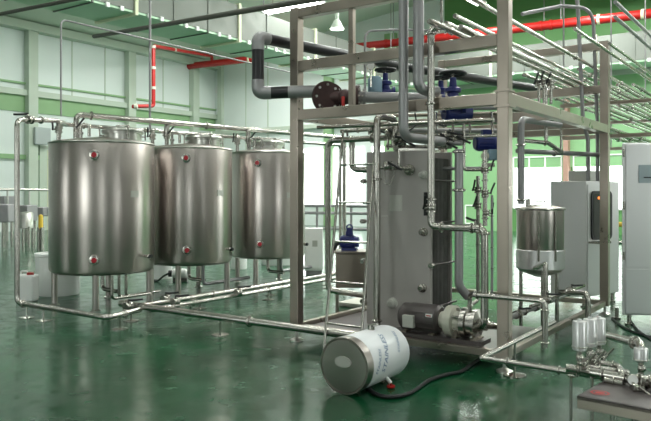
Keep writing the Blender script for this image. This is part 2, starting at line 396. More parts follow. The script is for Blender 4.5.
# ------------------------------------------------------------------ storage tanks
def tank(c, R, top, bot, leg0, label, clean, lidoff, k, extra):
    t = thing('storage_tank', c, label, 'tank', 'stainless storage tanks in a row')
    prof = [(0, bot-.10), (R*.93, bot-.035), (R*.985, bot-.01), (R, bot+.03), (R, top-.03), (R*.985, top), (R*.93, top+.02), (0, top+.11)]
    obj('shell', MB().lathe(c, Z, prof, 96), 'tank', t)
    obj('rim', MB().ring(c+Z*(top-.01), Z, R+.004, .012, 72), 'lid', t)
    for i in range(4):
        a = math.radians(leg0+90*i); q = c+V((math.cos(a), math.sin(a), 0))*(R-.07)
        l = obj('leg', MB().cyl(q+Z*.03, q+Z*(bot+.02), .044, n=18), 'tank', t)
        obj('foot', MB().lathe(q, Z, [(0, 0), (.07, 0), (.07, .012), (.025, .03), (0, .035)], 16), 'lid', l)
    # manway lid
    q = c+lidoff+Z*(top+.02)
    ml = obj('manhole_collar', MB().lathe(q, Z, [(.27, -.02), (.27, .13), (.30, .135), (.30, .15), (0, .15)], 40), 'lid', t)
    obj('manhole_cover', MB().lathe(q+Z*.155, Z, [(.0, 0), (.30, 0), (.305, .02), (.28, .045), (.12, .065), (0, .07)], 40), 'lid', t)
    for i in range(4):
        a = i*math.pi/2+.5; e = V((math.cos(a), math.sin(a), 0))
        obj('lid_clamp', MB().cyl(q+e*.33+Z*.05, q+e*.33+Z*.22, .012, n=8).ball(q+e*.33+Z*.22, .028).box(q+e*.30+Z*.10, .07, .03, .02, e, Z.cross(e)), 'pipe', t)
    obj('lid_handle', MB().tube([q+V((-.1, 0, .2)), q+V((-.1, 0, .26)), q+V((.1, 0, .26)), q+V((.1, 0, .2))], .01), 'pipe', t)
    # sensors
    for px, py in extra['sens']:
        dr = ray(px, py); dr.z = 0
        ang = math.atan2(-c.y, -c.x)
        X = (px-CX)/F
        # find azimuth on the shell seen at px
        best = min((abs((c.x+R*math.cos(ang+w))/(c.y+R*math.sin(ang+w))-X), w) for w in [i*.02-1.4 for i in range(141)])[1]
        e = V((math.cos(ang+best), math.sin(ang+best), 0)); s = c+e*R; zz = CAMZ+(HY-py)/F*s.y; s = V((s.x, s.y, zz))
        m_ = obj('sensor_housing', MB().lathe(s-e*.01, e, [(0, 0), (.062, 0), (.068, .02), (.068, .05), (.052, .055), (0, .055)], 20), 'pipe', t)
        obj('sensor_face', MB().lathe(s+e*.045, e, [(0, 0), (.036, 0), (.036, .014), (0, .016)], 16), 'redm', m_, 'dark red face')
    px, py = extra['plate']; ang = math.atan2(-c.y, -c.x)
    X = (px-CX)/F
    best = min((abs((c.x+R*math.cos(ang+w))/(c.y+R*math.sin(ang+w))-X), w) for w in [i*.02-1.3 for i in range(131)])[1]
    e = V((math.cos(ang+best), math.sin(ang+best), 0)); s = c+e*(R+.004); s.z = CAMZ+(HY-py)/F*s.y
    obj('nameplate', MB().box(s, .13, .012, .09, Z.cross(e), e), 'tag', t)
    # sampling cock at the right side
    a = math.radians(-22); e = V((math.cos(a), math.sin(a), 0)); s = c+e*R+Z*(bot+.20)
    sc = obj('sampling_cock', MB().cyl(s-e*.02, s+e*.06, .02).ball(s+e*.07, .032), 'pipe', t)
    obj('cock_knob', MB().cyl(s+e*.06, s+e*.12, .028), 'rubber', sc)
    # drain outlet under the bottom
    obj('drain_pipe', MB().tube([c+Z*(bot-.06), c+Z*.22, c+Z*.22+V((.3, -.28, 0))], .03), 'pipe', t)
    # top nozzles
    for dx, dy, h, rr in ((-.60, -.1, .15, .03), (-.40, .08, .18, .035), (-.24, -.22, .12, .025)):
        s = c+V((dx*R/.735, dy, top+.02)); obj('nozzle', MB().cyl(s-Z*.03, s+Z*h, rr).lathe(s+Z*h, Z, [(0, -.02), (rr*1.5, -.02), (rr*1.5, .01), (0, .01)], 16), 'pipe', t)
    return t
T1 = V(((102.5-CX)/F*10.2, 10.2, 0)); T2 = V(((189-CX)/F*11.45, 11.45, 0)); T3 = V(((268-CX)/F*12.55, 12.55, 0))
tank(T1, .735, 2.33, .52, -80, 'nearest and largest looking stainless storage tank, front left of the row', 0, V((.26, .12, 0)), 0, dict(sens=((94, 155), (94, 260)), plate=(135, 194)))
tank(T2, .70, 2.33, .52, -94, 'middle stainless storage tank of the row of three', 0, V((.22, .12, 0)), 1, dict(sens=((186, 158), (187, 250)), plate=(220, 193)))
tank(T3, .66, 2.33, .52, -106, 'farthest stainless storage tank of the row, partly hidden by the frame post', 0, V((-.02, .1, 0)), 2, dict(sens=((258, 163), (260, 244)), plate=(290, 195)))

# header pipes above the tanks
R_ = (T3-T1).normalized(); R_.z = 0
h1a = V((-3.66, 10.28, 2.77)); h1b = h1a+R_*5.9; h2a = h1a+V((-.28, .12, -.13)); h2b = h2a+R_*6.2
pipe('upper steel header pipe running over the tops of the three tanks', [h1a+V((0, 0, -.36)), h1a, h1b, V((h1b.x, h1b.y, .4))], .042, clamps=((1, .04), (1, .4), (1, .75)))
pipe('lower steel header pipe running behind the three tank lids', [h2a+V((0, -.05, -.2)), h2a, h2b, V((h2b.x, h2b.y, .4))], .032, clamps=((1, .06), (1, .45)))
for c, w, nm in ((T1, 1, 'nearest'), (T2, .7/.735, 'middle'), (T3, .66/.735, 'farthest')):
    for dx, dz, rr in ((-.40, .42, .048), (-.60, .29, .038)):
        s = c+V((dx*w, .08 if dx == -.40 else -.1, 2.33+.2)); tp = V((s.x, s.y, 2.33+dz))
        q = h1a if dx == -.40 else h2a
        if c is T1 and dx == -.40: continue
        al = (tp-q).dot(R_); j = q+R_*(al+.25)
        pipe('bent feed pipe dropping onto the %s tank from the %s header' % (nm, 'upper' if dx == -.40 else 'lower'), [V((s.x, s.y, s.z)), V((s.x, s.y, q.z)), V((j.x, j.y, q.z))], rr, fil=.08, clamps=((0, .15),))
    s = c+V((-.40*w, .08, 2.33+.24)); valve(s, Z, .035, 'butterfly valve on the top nozzle of the %s tank' % nm, V((.3, -1, 0)))
    s = c+V((-.60*w, -.1, 2.33+.2)); valve(s, Z, .034, 'butterfly valve with a black lever at the left of the %s tank top' % nm, V((-1, -.5, 0)))
    s = c+V((-.24*w, -.22, 2.33+.17))
    pipe('small curved vent pipe on top of the %s tank beside its lid' % nm, [s-Z*.03, s+Z*.09, s+V((.12, 0, .09)), s+V((.12, 0, -.08))], .022, fil=.06)
# conduits
c1 = T1+V((-.60, -.1, 2.6)); cx = (61-CX)/F*c1.y; ztop = 4.12
P1 = V((cx, c1.y, 2.72)); P2 = V((cx, c1.y, ztop+.0))
P3 = P2+A*2.6; pipe('thin grey conduit rising from the first tank and turning right under the duct', [P1, P2, P3, P3+A*3.0], .014, 'dull', fil=.1, name='conduit', cat='conduit')
P4 = V(((150-CX)/F*11.5, 11.5, 2.62)); pipe('thin grey conduit standing straight up from the second tank', [P4, V((P4.x, P4.y, 4.6)), V((P4.x, P4.y, 8))], .02, 'dull', name='conduit', cat='conduit')
q0, q1 = onz(90, 37.5, 5.2), onz(330, -6, 5.2); q0 = at(94, 36.5, 16); q1 = at(262, 8, 10.5); q1 = q0+(q1-q0)*1.5
pipe('dark sloping pipe hanging under the duct at upper left', [q0, q1, q1+Z*4], .045, 'odull', name='overhead_pipe')
q0 = at(-30, 20, 14); q1 = at(56, 3, 12); pipe('dark pipe crossing the extreme upper left corner', [q0, q1, q1+(q1-q0)*.7, q1+(q1-q0)*.7+Z*3.5], .035, 'odull', name='overhead_pipe')

# left riser and floor pipes
pl = [at(62, 121.5, 10.1), at(22, 121, 9.3), V((at(16, 150, 9.2).x, 9.2, 2.55)), V((at(16, 150, 9.2).x, 9.2, .17)), onz(108, 317.5, .17), onz(137, 308, .17), onz(137, 308, .17)+A*2.0]
pl = [V((T1.x-.6, T1.y-.1, 2.5)), V((T1.x-.6, T1.y-.1, 2.66)), at(17, 119.5, 9.2), V((at(17, 150, 9.2).x, 9.2, .17)), onz(108, 318, .17), onz(140, 309.5, .17)]
pipe('steel riser pipe at far left dropping to the floor before the first tank', pl, .034, clamps=((1, .45), (3, .08), (4, .5)), feet=((3, .12), (3, .32), (4, .35)), fil=.11)
valve(pl[1].lerp(pl[2], .72), pl[2]-pl[1], .036, 'butterfly valve with a black lever on the pipe left of the first tank', V((-.3, 0, 1)))
fa = onz(141, 306, .17); fu, fv = uv(fa)
pipe('back one of two floor pipes running from the first tank towards the frame', [K(fu, fv, .17), K(fu+5.2, fv, .17)], .035, clamps=((0, .25), (0, .62)), feet=((0, .2), (0, .5), (0, .8)))
fb_ = onz(150, 310.5, .15); fu2, fv2 = uv(fb_)
pipe('front one of two floor pipes running from the first tank towards the frame', [K(fu2-.0, fv2, .15), K(fu2+4.6, fv2, .15)], .03, clamps=((0, .16), (0, .5)), feet=((0, .15), (0, .5), (0, .85)))
g0 = onz(121, 303.5, .20); gu, gv = uv(g0); gu = -.25
mainp = [K(gu, gv+.35, .45), K(gu, gv, .20), K(gu, 1.22, .20), K(gu+.5, 1.0, .20)]
pipe('long steel floor pipe running across the foreground to the foot of the frame', [K(gu, gv, .2), K(gu, .95, .2)], .042, clamps=((0, .54), (0, .03)), feet=((0, .43), (0, .05), (0, .93)))
# short manifold tubes beneath the tanks
for i, (px, py, L, hh) in enumerate(((112, 299, .45, .38), (119, 297, .5, .42), (126, 296, .42, .4))):
    p = onz(px, py, .14)
    pipe('drain tube with an upturned end below the nearest tank, %s of three' % ('left', 'middle', 'right')[i], [V((p.x, p.y, .14+hh)), V((p.x, p.y, .14)), p+A*L*1.5], .022, 'pipe', fil=.07)
for i, (px, py) in enumerate(((203, 283), (281, 270))):
    p = onz(px, py, .18); pipe('dark U shaped drain tube under the %s tank' % ('middle', 'farthest')[i], [V((p.x, p.y, .5)), V((p.x, p.y, .16)), V((p.x, p.y, .16))+A*1.1], .03, 'dull', fil=.09)
for i, (px, py) in enumerate(((128, 306.5), (165, 299), (238, 292.5), (175, 302))):
    p = onz(px, py, .2); valve(p, A, .034, ('butterfly valve on the floor pipes below the nearest tank', 'butterfly valve on the floor pipe between the first two tanks', 'butterfly valve on the floor pipe below the farthest tank', 'low butterfly valve in front of the floor pipe pair')[i], V((0, -.3, 1)))

# tubs
def tub(c, r, h, label, name='plastic_drum', r2=None):
    t = thing(name, c, label, 'drum', None); r2 = r2 or r
    obj('drum_body', MB().lathe(c, Z, [(0, 0), (r*.93, 0), (r*.96, .03), (r2, h*.93), (r2*1.03, h*.94), (r2*1.03, h), (r2*.9, h), (r2*.9, h-.05), (0, h-.05)], 40), 'white', t)
    obj('drum_lid', MB().lathe(c+Z*(h-.05), Z, [(0, 0), (r2*.86, 0), (r2*.86, .03), (r2*.5, .045), (0, .045)], 32), 'white', t)
tub(V(((58-CX)/F*11.2, 11.2, 0)), .345, .66, 'large white plastic drum standing behind the left leg of the nearest tank')
tub(V(((162-CX)/F*13.3, 13.3, 0)), .2, .6, 'narrow white plastic drum behind the gap of the first two tanks')
tub(V(((239-CX)/F*15, 15, 0)), .18, .5, 'small white plastic drum seen under the tanks between middle and farthest')
tub(V(((279-CX)/F*16, 16, 0)), .42, .5, 'wide white plastic drum seen under the farthest tank')
p = V(((27.5-CX)/F*10.45, 10.45, 0))
t = thing('jerry_can', p, 'small white plastic can with a red cap left of the large white drum', 'can')
obj('can_body', MB().box(p+Z*.2, .26, .24, .40), 'white', t, bevel=.03)
obj('can_cap', MB().cyl(p+V((.06, -.04, .39)), p+V((.06, -.04, .435)), .05), 'red', t, 'red cap')
obj('can_grip', MB().tube([p+V((-.1, 0, .39)), p+V((-.1, 0, .45)), p+V((-.0, 0, .45)), p+V((-.0, 0, .39))], .012), 'white', t)
p = onz(176, 284, .0); c = p+V((0, .4, 0))
t = thing('transfer_pump', c, 'small white motor pump on the floor under the middle tank', 'pump')
obj('motor', MB().lathe(c+V((-.15, 0, .14)), V((1, 0, 0)), [(0, 0), (.07, 0), (.09, .02), (.09, .24), (.06, .27), (0, .27)], 20), 'white', t)
obj('base', MB().box(c+V((0, 0, .03)), .26, .16, .06), 'darkm', t)
obj('pump_head', MB().cyl(c+V((-.22, 0, .14)), c+V((-.14, 0, .14)), .06), 'rubber', t)
hz_ = [c+V((-.22, 0, .14)), c+V((-.3, -.05, .1)), c+V((-.4, -.1, .02)), c+V((-.5, -.05, .02))]
obj('hose', MB().sweep(spline(hz_), .018), 'rubber', t)

# ------------------------------------------------------------------ skid frame
SW, SL, PS = 2.35, 3.64, .108
fr = thing('equipment_frame', K(0, 0), 'tall stainless steel box section frame standing around the heat exchanger', 'frame')
h = PS/2
for u, v in ((0, 0), (0, SW), (SL, 0), (SL, SW)):
    obj('post', MB().uvbox(u-h, u+h, v-h, v+h, .12, 3.62), 'frame', fr, bevel=.006, smooth=False)
    q = K(u, v)
    obj('levelling_foot', MB().lathe(q, Z, [(0, 0), (.075, 0), (.075, .015), (.03, .035), (.018, .04), (.018, .125), (0, .125)], 24), 'lid', fr)
def beam(u0, u1, v0, v1, z0, z1): obj('beam', MB().uvbox(u0, u1, v0, v1, z0, z1), 'frame', fr, bevel=.005, smooth=False)
g = .05
for z0, z1, g in ((2.40, 2.51, .05), (.125, .19, .03)):
    beam(-g, g, h, SW-h, z0, z1); beam(SL-g, SL+g, h, SW-h, z0, z1)
    beam(h, SL-h, -g, g, z0, z1); beam(h, SL-h, SW-g, SW+g, z0, z1)
g = .05
beam(1.45, 1.53, g, SW-g, 2.40, 2.50); beam(2.6, 2.68, g, SW-g, 2.40, 2.50)
for u in (0, SL):
    beam(u-g, u+g, h, SW-h, 2.93, 3.04); beam(u-g, u+g, h, SW-h, 3.51, 3.61)
a_, b_ = uv(onu(352, 60, .0)); obj('post', MB().uvbox(-.027, .027, b_-.027, b_+.027, 2.51, 2.93), 'frame', fr, smooth=False)
obj('post', MB().uvbox(-.027, .027, b_-.027, b_+.027, 3.04, 3.51), 'frame', fr, smooth=False)
a_, b_ = uv(onu(443, 60, 1.49)); 
obj('weld_flange', MB().uvbox(-.075, .075, -.075, .075, 2.375, 2.395), 'frame', fr); obj('weld_flange', MB().uvbox(-.072, .072, -.072, .072, 2.515, 2.53), 'frame', fr)
obj('drip_tray', MB().uvbox(.05, 1.45, .1, 2.29, .13, .15), 'darkm', fr)  # tray coloured dark for the shade under the exchanger and pump

# ------------------------------------------------------------------ plate heat exchanger
pu, pv0, pv1 = .5, .985, 1.765
t = thing('plate_heat_exchanger', K(pu+.4, (pv0+pv1)/2, .15), 'tall grey plate heat exchanger standing inside the steel frame', 'heat exchanger')
obj('front_plate', MB().uvbox(pu, pu+.05, pv0, pv1, .17, 2.06), 'plate', t, bevel=.008, smooth=False)
pk = MB()
for i in range(26):
    u = pu+.055+i*.0165; w = .03 if i % 2 else .018
    pk.uvbox(u, u+.010, pv0+w, pv1-w, .24, 1.98)
obj('plate_pack', pk, 'pack', t, smooth=False)
obj('rear_plate', MB().uvbox(pu+.49, pu+.53, pv0, pv1, .17, 2.06), 'plate', t, bevel=.006, smooth=False)
obj('carrying_bar', MB().uvbox(pu-.03, pu+1.0, 1.35, 1.41, 2.06, 2.12), 'pipe', t)
for v in (pv0+.12, pv1-.12):
    obj('foot', MB().uvbox(pu-.02, pu+.07, v-.06, v+.06, .15, .17), 'plate', t)
    obj('foot', MB().uvbox(pu+.47, pu+.55, v-.06, v+.06, .15, .17), 'plate', t)
for z in (.42, .86, 1.30, 1.74):
    for v, s in ((pv0-.025, -1), (pv1+.025, 1)):
        b = obj('tie_bolt', MB().cyl(K(pu-.05, v, z), K(pu+.58, v, z), .011, n=10), 'darkm', t)
        obj('nut', MB().cyl(K(pu-.06, v, z), K(pu-.0, v, z), .028, n=6), 'pipe', b)
# ports on the front plate
for px, py, rr, mt in ((424, 175, .035, 'tag'), (424, 232, .035, 'pipe'), (423, 288, .035, 'pipe'), (393, 303, .045, 'tag'), (410, 170, .045, 'pipe')):
    q = onu(px, py, pu); obj('port', MB().lathe(q, -A, [(0, 0), (rr*1.3, 0), (rr*1.3, .02), (rr, .03), (rr, .06), (rr*.6, .075), (0, .075)], 20), mt, t)
q = onu(396, 203, pu); obj('nameplate', MB().box(q-A*.004, .15, .008, .17, B, A), 'tag', t, 'pale nameplate')
q = onu(383, 216, pu); obj('nameplate', MB().box(q-A*.004, .12, .006, .01, B, A), 'tag', t)

# ------------------------------------------------------------------ vertical pipes in front of the frame
def up(px, u): return uv(onu(px, 150, u))[1]
uf = -.17
v = up(403.5, uf)
zb = onu(403.5, 137, uf).z
pipe('thick grey vertical pipe in front of the frame, left one of the tall pair', [K(uf, v, zc(v)), K(uf, v, zb), K(uf+.75, v-.05, zb)], .047, 'dull', fil=.12)
v = up(418.5, uf); zb = onu(418.5, 97, uf).z
pipe('thick grey vertical pipe in front of the frame, right one of the tall pair', [K(uf, v, zc(v)), K(uf, v, 2.58), K(uf+.2, v-.1, 2.58)], .052, 'dull', fil=.13)
u3 = -.13; v3 = up(431, u3)
zt = onu(431, 28, u3).z; zb = onu(431, 227, u3).z; v5 = up(484.5, u3)
sup = [K(u3+.05, up(452, u3), zt-.07), K(u3, up(444, u3), zt+.0), K(u3, v3, zt), K(u3, v3, zb), K(u3, v5, zb), K(u3, v5, .42), K(u3+.12, up(474, u3+.1), .36)]
pipe('bright polished pipe dropping in front of the exchanger and curving over to the feed pump', sup, .034, fil=.07, clamps=((0, .6), (1, .5), (2, .03), (2, .38), (2, .86), (3, .2), (3, .92), (4, .05), (4, .93)))
q = K(u3, up(441.5, u3), zt); pipe('thin hanger pipe rising from the elbow at the top of the polished pipe', [q, V((q.x, q.y, zc(uv(q)[1])+.05))], .012, clamps=((0, .02),))
valve(K(u3, v3, onu(431, 208, u3).z), Z, .03, 'butterfly valve with a hanging black lever on the polished vertical pipe', V((-1, -.2, 0)))
q = onu(425.5, 205, u3); t = thing('lever_handle', q, 'black upright lever beside the polished pipe on the grey exchanger', 'handle')
obj('grip', MB().tube([q+Z*.12, q-Z*.1], .018), 'rubber', t); obj('shaft', MB().cyl(q-Z*.08, K(u3, v3, q.z-.1), .008), 'pipe', t)
valve(K(u3, v5+.03, zb).lerp(K(u3, v3, zb), .12), B, .03, 'clamped valve on the short crosswise run above the feed pump', Z)
# polished pipe at the left of the exchanger
u4 = .22; v4 = up(377, u4); zt = onu(377, 116, u4).z
pipe('bright vertical pipe at the left edge of the grey exchanger', [K(u4+.3, v4-.04, zt-.3), K(u4+.3, v4-.04, zt), K(u4, v4, zt), K(u4, v4, .21)], .036, fil=.08, clamps=((2, .97), (2, .3)))
u6 = .62; z6 = onu(340, 140, u6).z; 
pipe('bent steel pipe framing the left opening of the frame beside the ladder', [K(u6, up(392, u6), z6), K(u6, up(328, u6), z6), K(u6, up(328, u6), onu(328, 290, u6).z), K(u6, up(366, u6), onu(328, 292, u6).z)], .034, fil=.10, clamps=((0, .3),))
pipe('short U bent pipe entering the upper left of the exchanger', [K(.85, up(352, .85), onu(352, 136, .85).z), K(.85, up(352, .85), onu(352, 170, .85).z), K(.85, up(372, .85), onu(352, 170, .85).z)], .036, fil=.10, clamps=((0, .1),))
pipe('steel pipe running crosswise under the top deck at the left of the frame', [K(.72, SW-.1, onu(330, 132, .72).z), K(.72, up(400, .72), onu(330, 132, .72).z)], .022, clamps=((0, .3),))
pipe('slim steel pipe just below the front deck beam', [K(.25, SW-.1, 2.34), K(.25, .2, 2.30)], .02, clamps=((0, .45), (0, .8)))

# ------------------------------------------------------------------ ladder
def bp(px, u): return K(u, up(px, u), 0)
lt = thing('ladder', bp(340, -.36), 'slim steel ladder leaning inside the left bay of the frame', 'ladder')
Lb, Rb = bp(323.5, -.37), bp(359.5, -.37)
Lt = onu(343, 133, .35); Rt = Lt+(Rb-Lb); 
for a_, b_ in ((Lb, Lt), (Rb, Rt)): obj('rail', MB().tube([a_+Z*.005, b_], .015, n=10), 'pipe', lt)
for i in range(5):
    w = .13+i*.178; obj('rung', MB().cyl(Lb.lerp(Lt, w), Rb.lerp(Rt, w), .011, n=8), 'pipe', lt)
for q in (Lt, Rt): obj('hook', MB().tube([q, q+Z*.04+A*.02, q+A*.08+Z*.04, q+A*.09-Z*.03], .012), 'pipe', lt)

# ------------------------------------------------------------------ big valved pipe at the upper left
t = thing('insulated_pipe', at(256, 90, 7.55), 'thick black and grey pipe looping out over the left end of the frame', 'pipe')
a0 = onz(258, 37, 3.28); dn = V((a0.x, a0.y, at(258, 93, a0.y).z))
a1 = onz(398, 66, 3.28); a2 = onz(497, 82, 3.28); a3 = a2+(a2-a1)*.8
rr = .068
dA = (a1-a0).normalized(); dR = (at(330, 92, a0.y+.02)-dn).normalized()
e1s, e1e = a0-Z*.14, a0+dA*.14; e2s, e2e = dn+Z*.14, dn+dR*.14
obj('black_run', MB().tube([e1e-dA*.02, a1, a2, a3], rr*.95, .3), 'black', t)
obj('black_run', MB().cyl(e1s+Z*.02, e2s-Z*.02, rr*.97, n=18), 'black', t)
obj('elbow', MB().tube([e1s, a0, e1e], rr*1.03, .13), 'dull', t, 'grey elbow')
obj('elbow', MB().tube([e2s, dn, e2e], rr*1.03, .13), 'dull', t, 'grey elbow')
s1 = at(290, 92, a0.y+.02); s2 = at(322, 91.5, a0.y+.02)
obj('black_run', MB().cyl(e2e-dR*.02, s1, rr*.97, n=18), 'black', t)
obj('grey_run', MB().cyl(s1-dR*.02, s2, rr, n=18), 'dull', t)
# butterfly flange and valve
Yv = a0.y+.02
fd = V((.55, -1, -.05)).normalized()
def flange(c, d, R, th, mt, parent, nb=8):
    f = obj('flange', MB().lathe(c-d*th/2, d, [(0, 0), (R, 0), (R, th), (0, th)], 32), mt, parent)
    x, y, d = basis(d); m_ = MB()
    for i in range(nb):
        a = 2*math.pi*i/nb; q = c+(x*math.cos(a)+y*math.sin(a))*R*.78; m_.cyl(q-d*(th/2+.015), q+d*(th/2+.015), R*.08, n=8)
    obj('flange_bolts', m_, 'lid', f)
fv_ = thing('flanged_valve', at(328, 97, Yv), 'dark flanged valve with a red lever on the grey pipe above the frame', 'valve')
ff1 = at(326.5, 97, Yv-.03); ff2 = at(331, 97, Yv+.03)
flange(ff1, fd, .17, .03, 'rust', fv_); flange(ff2, fd, .15, .03, 'rust', fv_)
obj('valve_body', MB().cyl(ff2, at(350, 97, Yv-.02), .06, n=16).ball(at(345, 97, Yv-.02), .085), 'rust', fv_)
obj('lever', MB().tube([at(343, 97, Yv-.1), at(343, 104, Yv-.13), at(343.5, 106, Yv-.13)], .018), 'red', fv_, 'red lever')
obj('drain_cock', MB().tube([at(322, 106, Yv-.05), at(320, 111, Yv-.06), at(328, 113, Yv-.06)], .018).ball(at(320, 110, Yv-.06), .035), 'pipe', fv_)
flange(at(358, 97, Yv), V((1, -.2, 0)).normalized(), .125, .03, 'rust', fv_)
hp = thing('horizontal_pipe', at(400, 98, Yv+.1), 'thick grey horizontal pipe lying along the upper deck of the frame', 'pipe')
pe = at(470, 100, 7.35)
obj('pipe_run', MB().cyl(at(352, 97, Yv), at(436, 99, Yv-.1), .060, n=18), 'dull', hp)
obj('reducer', MB().cyl(at(434, 99, Yv-.1), at(452, 100, Yv-.12), .062, .04, n=18).cyl(at(450, 100, Yv-.12), at(478, 101, Yv-.2), .04), 'frame', hp)
flange(at(364, 97, Yv), V((1, 0, -.02)).normalized(), .09, .025, 'dull', hp, 6)
flange(at(432, 99, Yv-.1), V((1, 0, -.02)).normalized(), .10, .03, 'dull', hp, 6)

# gate valves, blue
def gate(p, s, label, dark=False, d=V((1, 0, 0))):
    t = thing('gate_valve', p, label, 'valve'); y = Z.cross(d).normalized()
    obj('valve_body', MB().lathe(p-d*.11*s, d, [(0, 0), (.085*s, 0), (.085*s, .03*s), (.055*s, .04*s), (.075*s, .11*s), (.055*s, .18*s), (.085*s, .19*s), (.085*s, .22*s), (0, .22*s)], 20), 'blue', t)
    obj('bonnet', MB().lathe(p, Z, [(0, 0), (.06*s, .03*s), (.05*s, .10*s), (.075*s, .11*s), (.075*s, .14*s), (.035*s, .16*s), (.03*s, .24*s), (0, .25*s)], 18), 'blue', t)
    obj('stem', MB().cyl(p+Z*.22*s, p+Z*.31*s, .012*s, n=8), 'pipe', t)
    hw = MB().ring(p+Z*.28*s, Z, .115*s, .016*s, 28, 8)
    for i in range(4):
        a = i*math.pi/4; e = V((math.cos(a), math.sin(a), 0)); hw.cyl(p+Z*.28*s-e*.11*s, p+Z*.28*s+e*.11*s, .009*s, n=6)
    obj('handwheel', hw, 'rubber', t, 'black handwheel')
gate(at(385.5, 94, 7.75), .95, 'blue gate valve with black handwheel above the left of the exchanger')
gate(at(453, 104, 7.4), 1.15, 'blue gate valve with a wide black handwheel left of the front corner post')
gate(at(441, 100, 7.9), .9, 'blue gate valve standing behind the wide black handwheel')
q = at(375, 84, 7.7); t = thing('actuator', q, 'grey cylinder actuator next to the left blue gate valve', 'actuator')
obj('cylinder', MB().lathe(q-Z*.1, Z, [(0, 0), (.075, 0), (.08, .02), (.08, .15), (.06, .18), (0, .19)], 20), 'bluegrey', t); obj('stem', MB().cyl(q-Z*.17, q-Z*.1, .03), 'pipe', t)
def blue_motor(c, d, r, L, label, base=None):
    t = thing('electric_motor', c, label, 'motor'); d = d.normalized()
    obj('motor_body', MB().lathe(c-d*L/2, d, [(0, 0), (r*.8, .0), (r, .02), (r, L*.8), (r*.85, L*.82), (r*.85, L), (0, L)], 24), 'blue', t)
    fins = MB()
    for i in range(14):
        a = 2*math.pi*i/14; x, y, _ = basis(d); e = x*math.cos(a)+y*math.sin(a); fins.box(c+e*r*1.03-d*L*.05, L*.6, .006, r*.12, d, d.cross(e), e)
    obj('cooling_fins', fins, 'blue', t)
    obj('terminal_box', MB().box(c+Z*(r+.03), L*.35, r*.9, .06, d, Z.cross(d)), 'blue', t)
    if base: obj('base', MB().box(c-Z*(r+.02), L*.8, r*1.6, .05, d, Z.cross(d)), 'blue', t)
    return t
blue_motor(at(457, 113, 7.5), V((1, .2, 0)), .10, .30, 'blue motor hanging under the deck beam')
blue_motor(at(486, 143, 7.7), V((1, .1, 0)), .085, .26, 'blue actuator drum above the tall valve at the corner post')
t = thing('valve_positioner', at(492, 155, 7.6), 'pale blue grey valve positioner box beside the corner post', 'positioner')
obj('box_body', MB().box(at(492, 155, 7.6), .09, .1, .12), 'bluegrey', t, bevel=.01); obj('dial_face', MB().cyl(at(485, 156, 7.58), at(485, 156, 7.5), .045), 'cream', t)
obj('bracket', MB().box(at(488, 165, 7.6), .14, .03, .04), 'pipe', t)
# small gooseneck + gauge
q = [at(365, 93, 7.6), at(365, 31, 7.6), at(401, 29.5, 7.9), at(440, 31, 8.2)]
pipe('thin gooseneck pipe rising above the left blue gate valve', q, .014, 'dull', fil=.12)
def gauge(p, d, r, label, stem):
    t = thing('pressure_gauge', p, label, 'gauge'); d = d.normalized()
    obj('gauge_case', MB().lathe(p-d*.02, d, [(0, 0), (r, 0), (r*1.05, .015), (r*1.05, .035), (r*.92, .04), (r*.92, .034), (0, .034)], 24), 'pipe', t)
    obj('gauge_face', MB().cyl(p+d*.012, p+d*.018, r*.9, n=24), 'white', t, 'white dial face')
    obj('gauge_stem', MB().cyl(p-Z*r, p-Z*(r+stem), .01, n=8), 'pipe', t)
gauge(at(371, 66, 7.6), V((-.1, -1, 0)), .045, 'small pressure gauge on the gooseneck above the frame deck', .18)

# ------------------------------------------------------------------ piping under the deck, between exchanger and corner post
g_ = []
pipe('grey vertical pipe standing between the plate pack and the valve column', [at(459, 149, 7.15), at(459, 286, 7.15), at(468, 297, 7.2)], .044, 'dull', clamps=((0, .02), (0, .3)))
pipe('slim bright pipe with clamps under the deck left of the blue drum', [at(464, 124, 7.4), at(464, 170, 7.4), at(486, 170, 7.35)], .016, clamps=((0, .1), (0, .4), (0, .7), (1, .8)))
pipe('bright vertical pipe of the valve column beside the corner post', [at(485, 150, 7.3), at(485, 226, 7.3)], .024, clamps=((0, .15), (0, .4), (0, .62), (0, .9)))
pipe('darker vertical pipe left of the valve column', [at(478, 176, 7.45), at(478, 300, 7.45), at(470, 306, 7.3)], .020, 'pipe', clamps=((0, .1), (0, .25), (0, .4), (0, .55), (0, .8)))
pipe('thin vertical tube close to the left face of the corner post', [at(492, 195, 7.3), at(492, 300, 7.3)], .014, 'dull', clamps=((0, .2), (0, .5), (0, .7)))
for i, (px, py, dd) in enumerate(((485, 170, Z), (485, 193, Z), (478, 206, Z), (486, 213, Z), (478, 190, Z))):
    valve(at(px, py, 7.28 if px > 480 else 7.42), dd, .026, ('top', 'second', 'lower left', 'lowest right', 'upper left')[i]+' clamped valve of the valve column beside the corner post', V(((1, -.4, 0), (1, -.6, 0), (-1, -.5, 0), (1, -.2, 0), (-1, -.3, 0))[i]))
t = thing('bypass_pipe', at(455, 168, 7.5), 'dark crosswise bypass pipe behind the grey vertical pipe', 'pipe')
obj('pipe_run', MB().cyl(at(437, 168.5, 7.6), at(484, 168.5, 7.45), .02), 'dull', t)
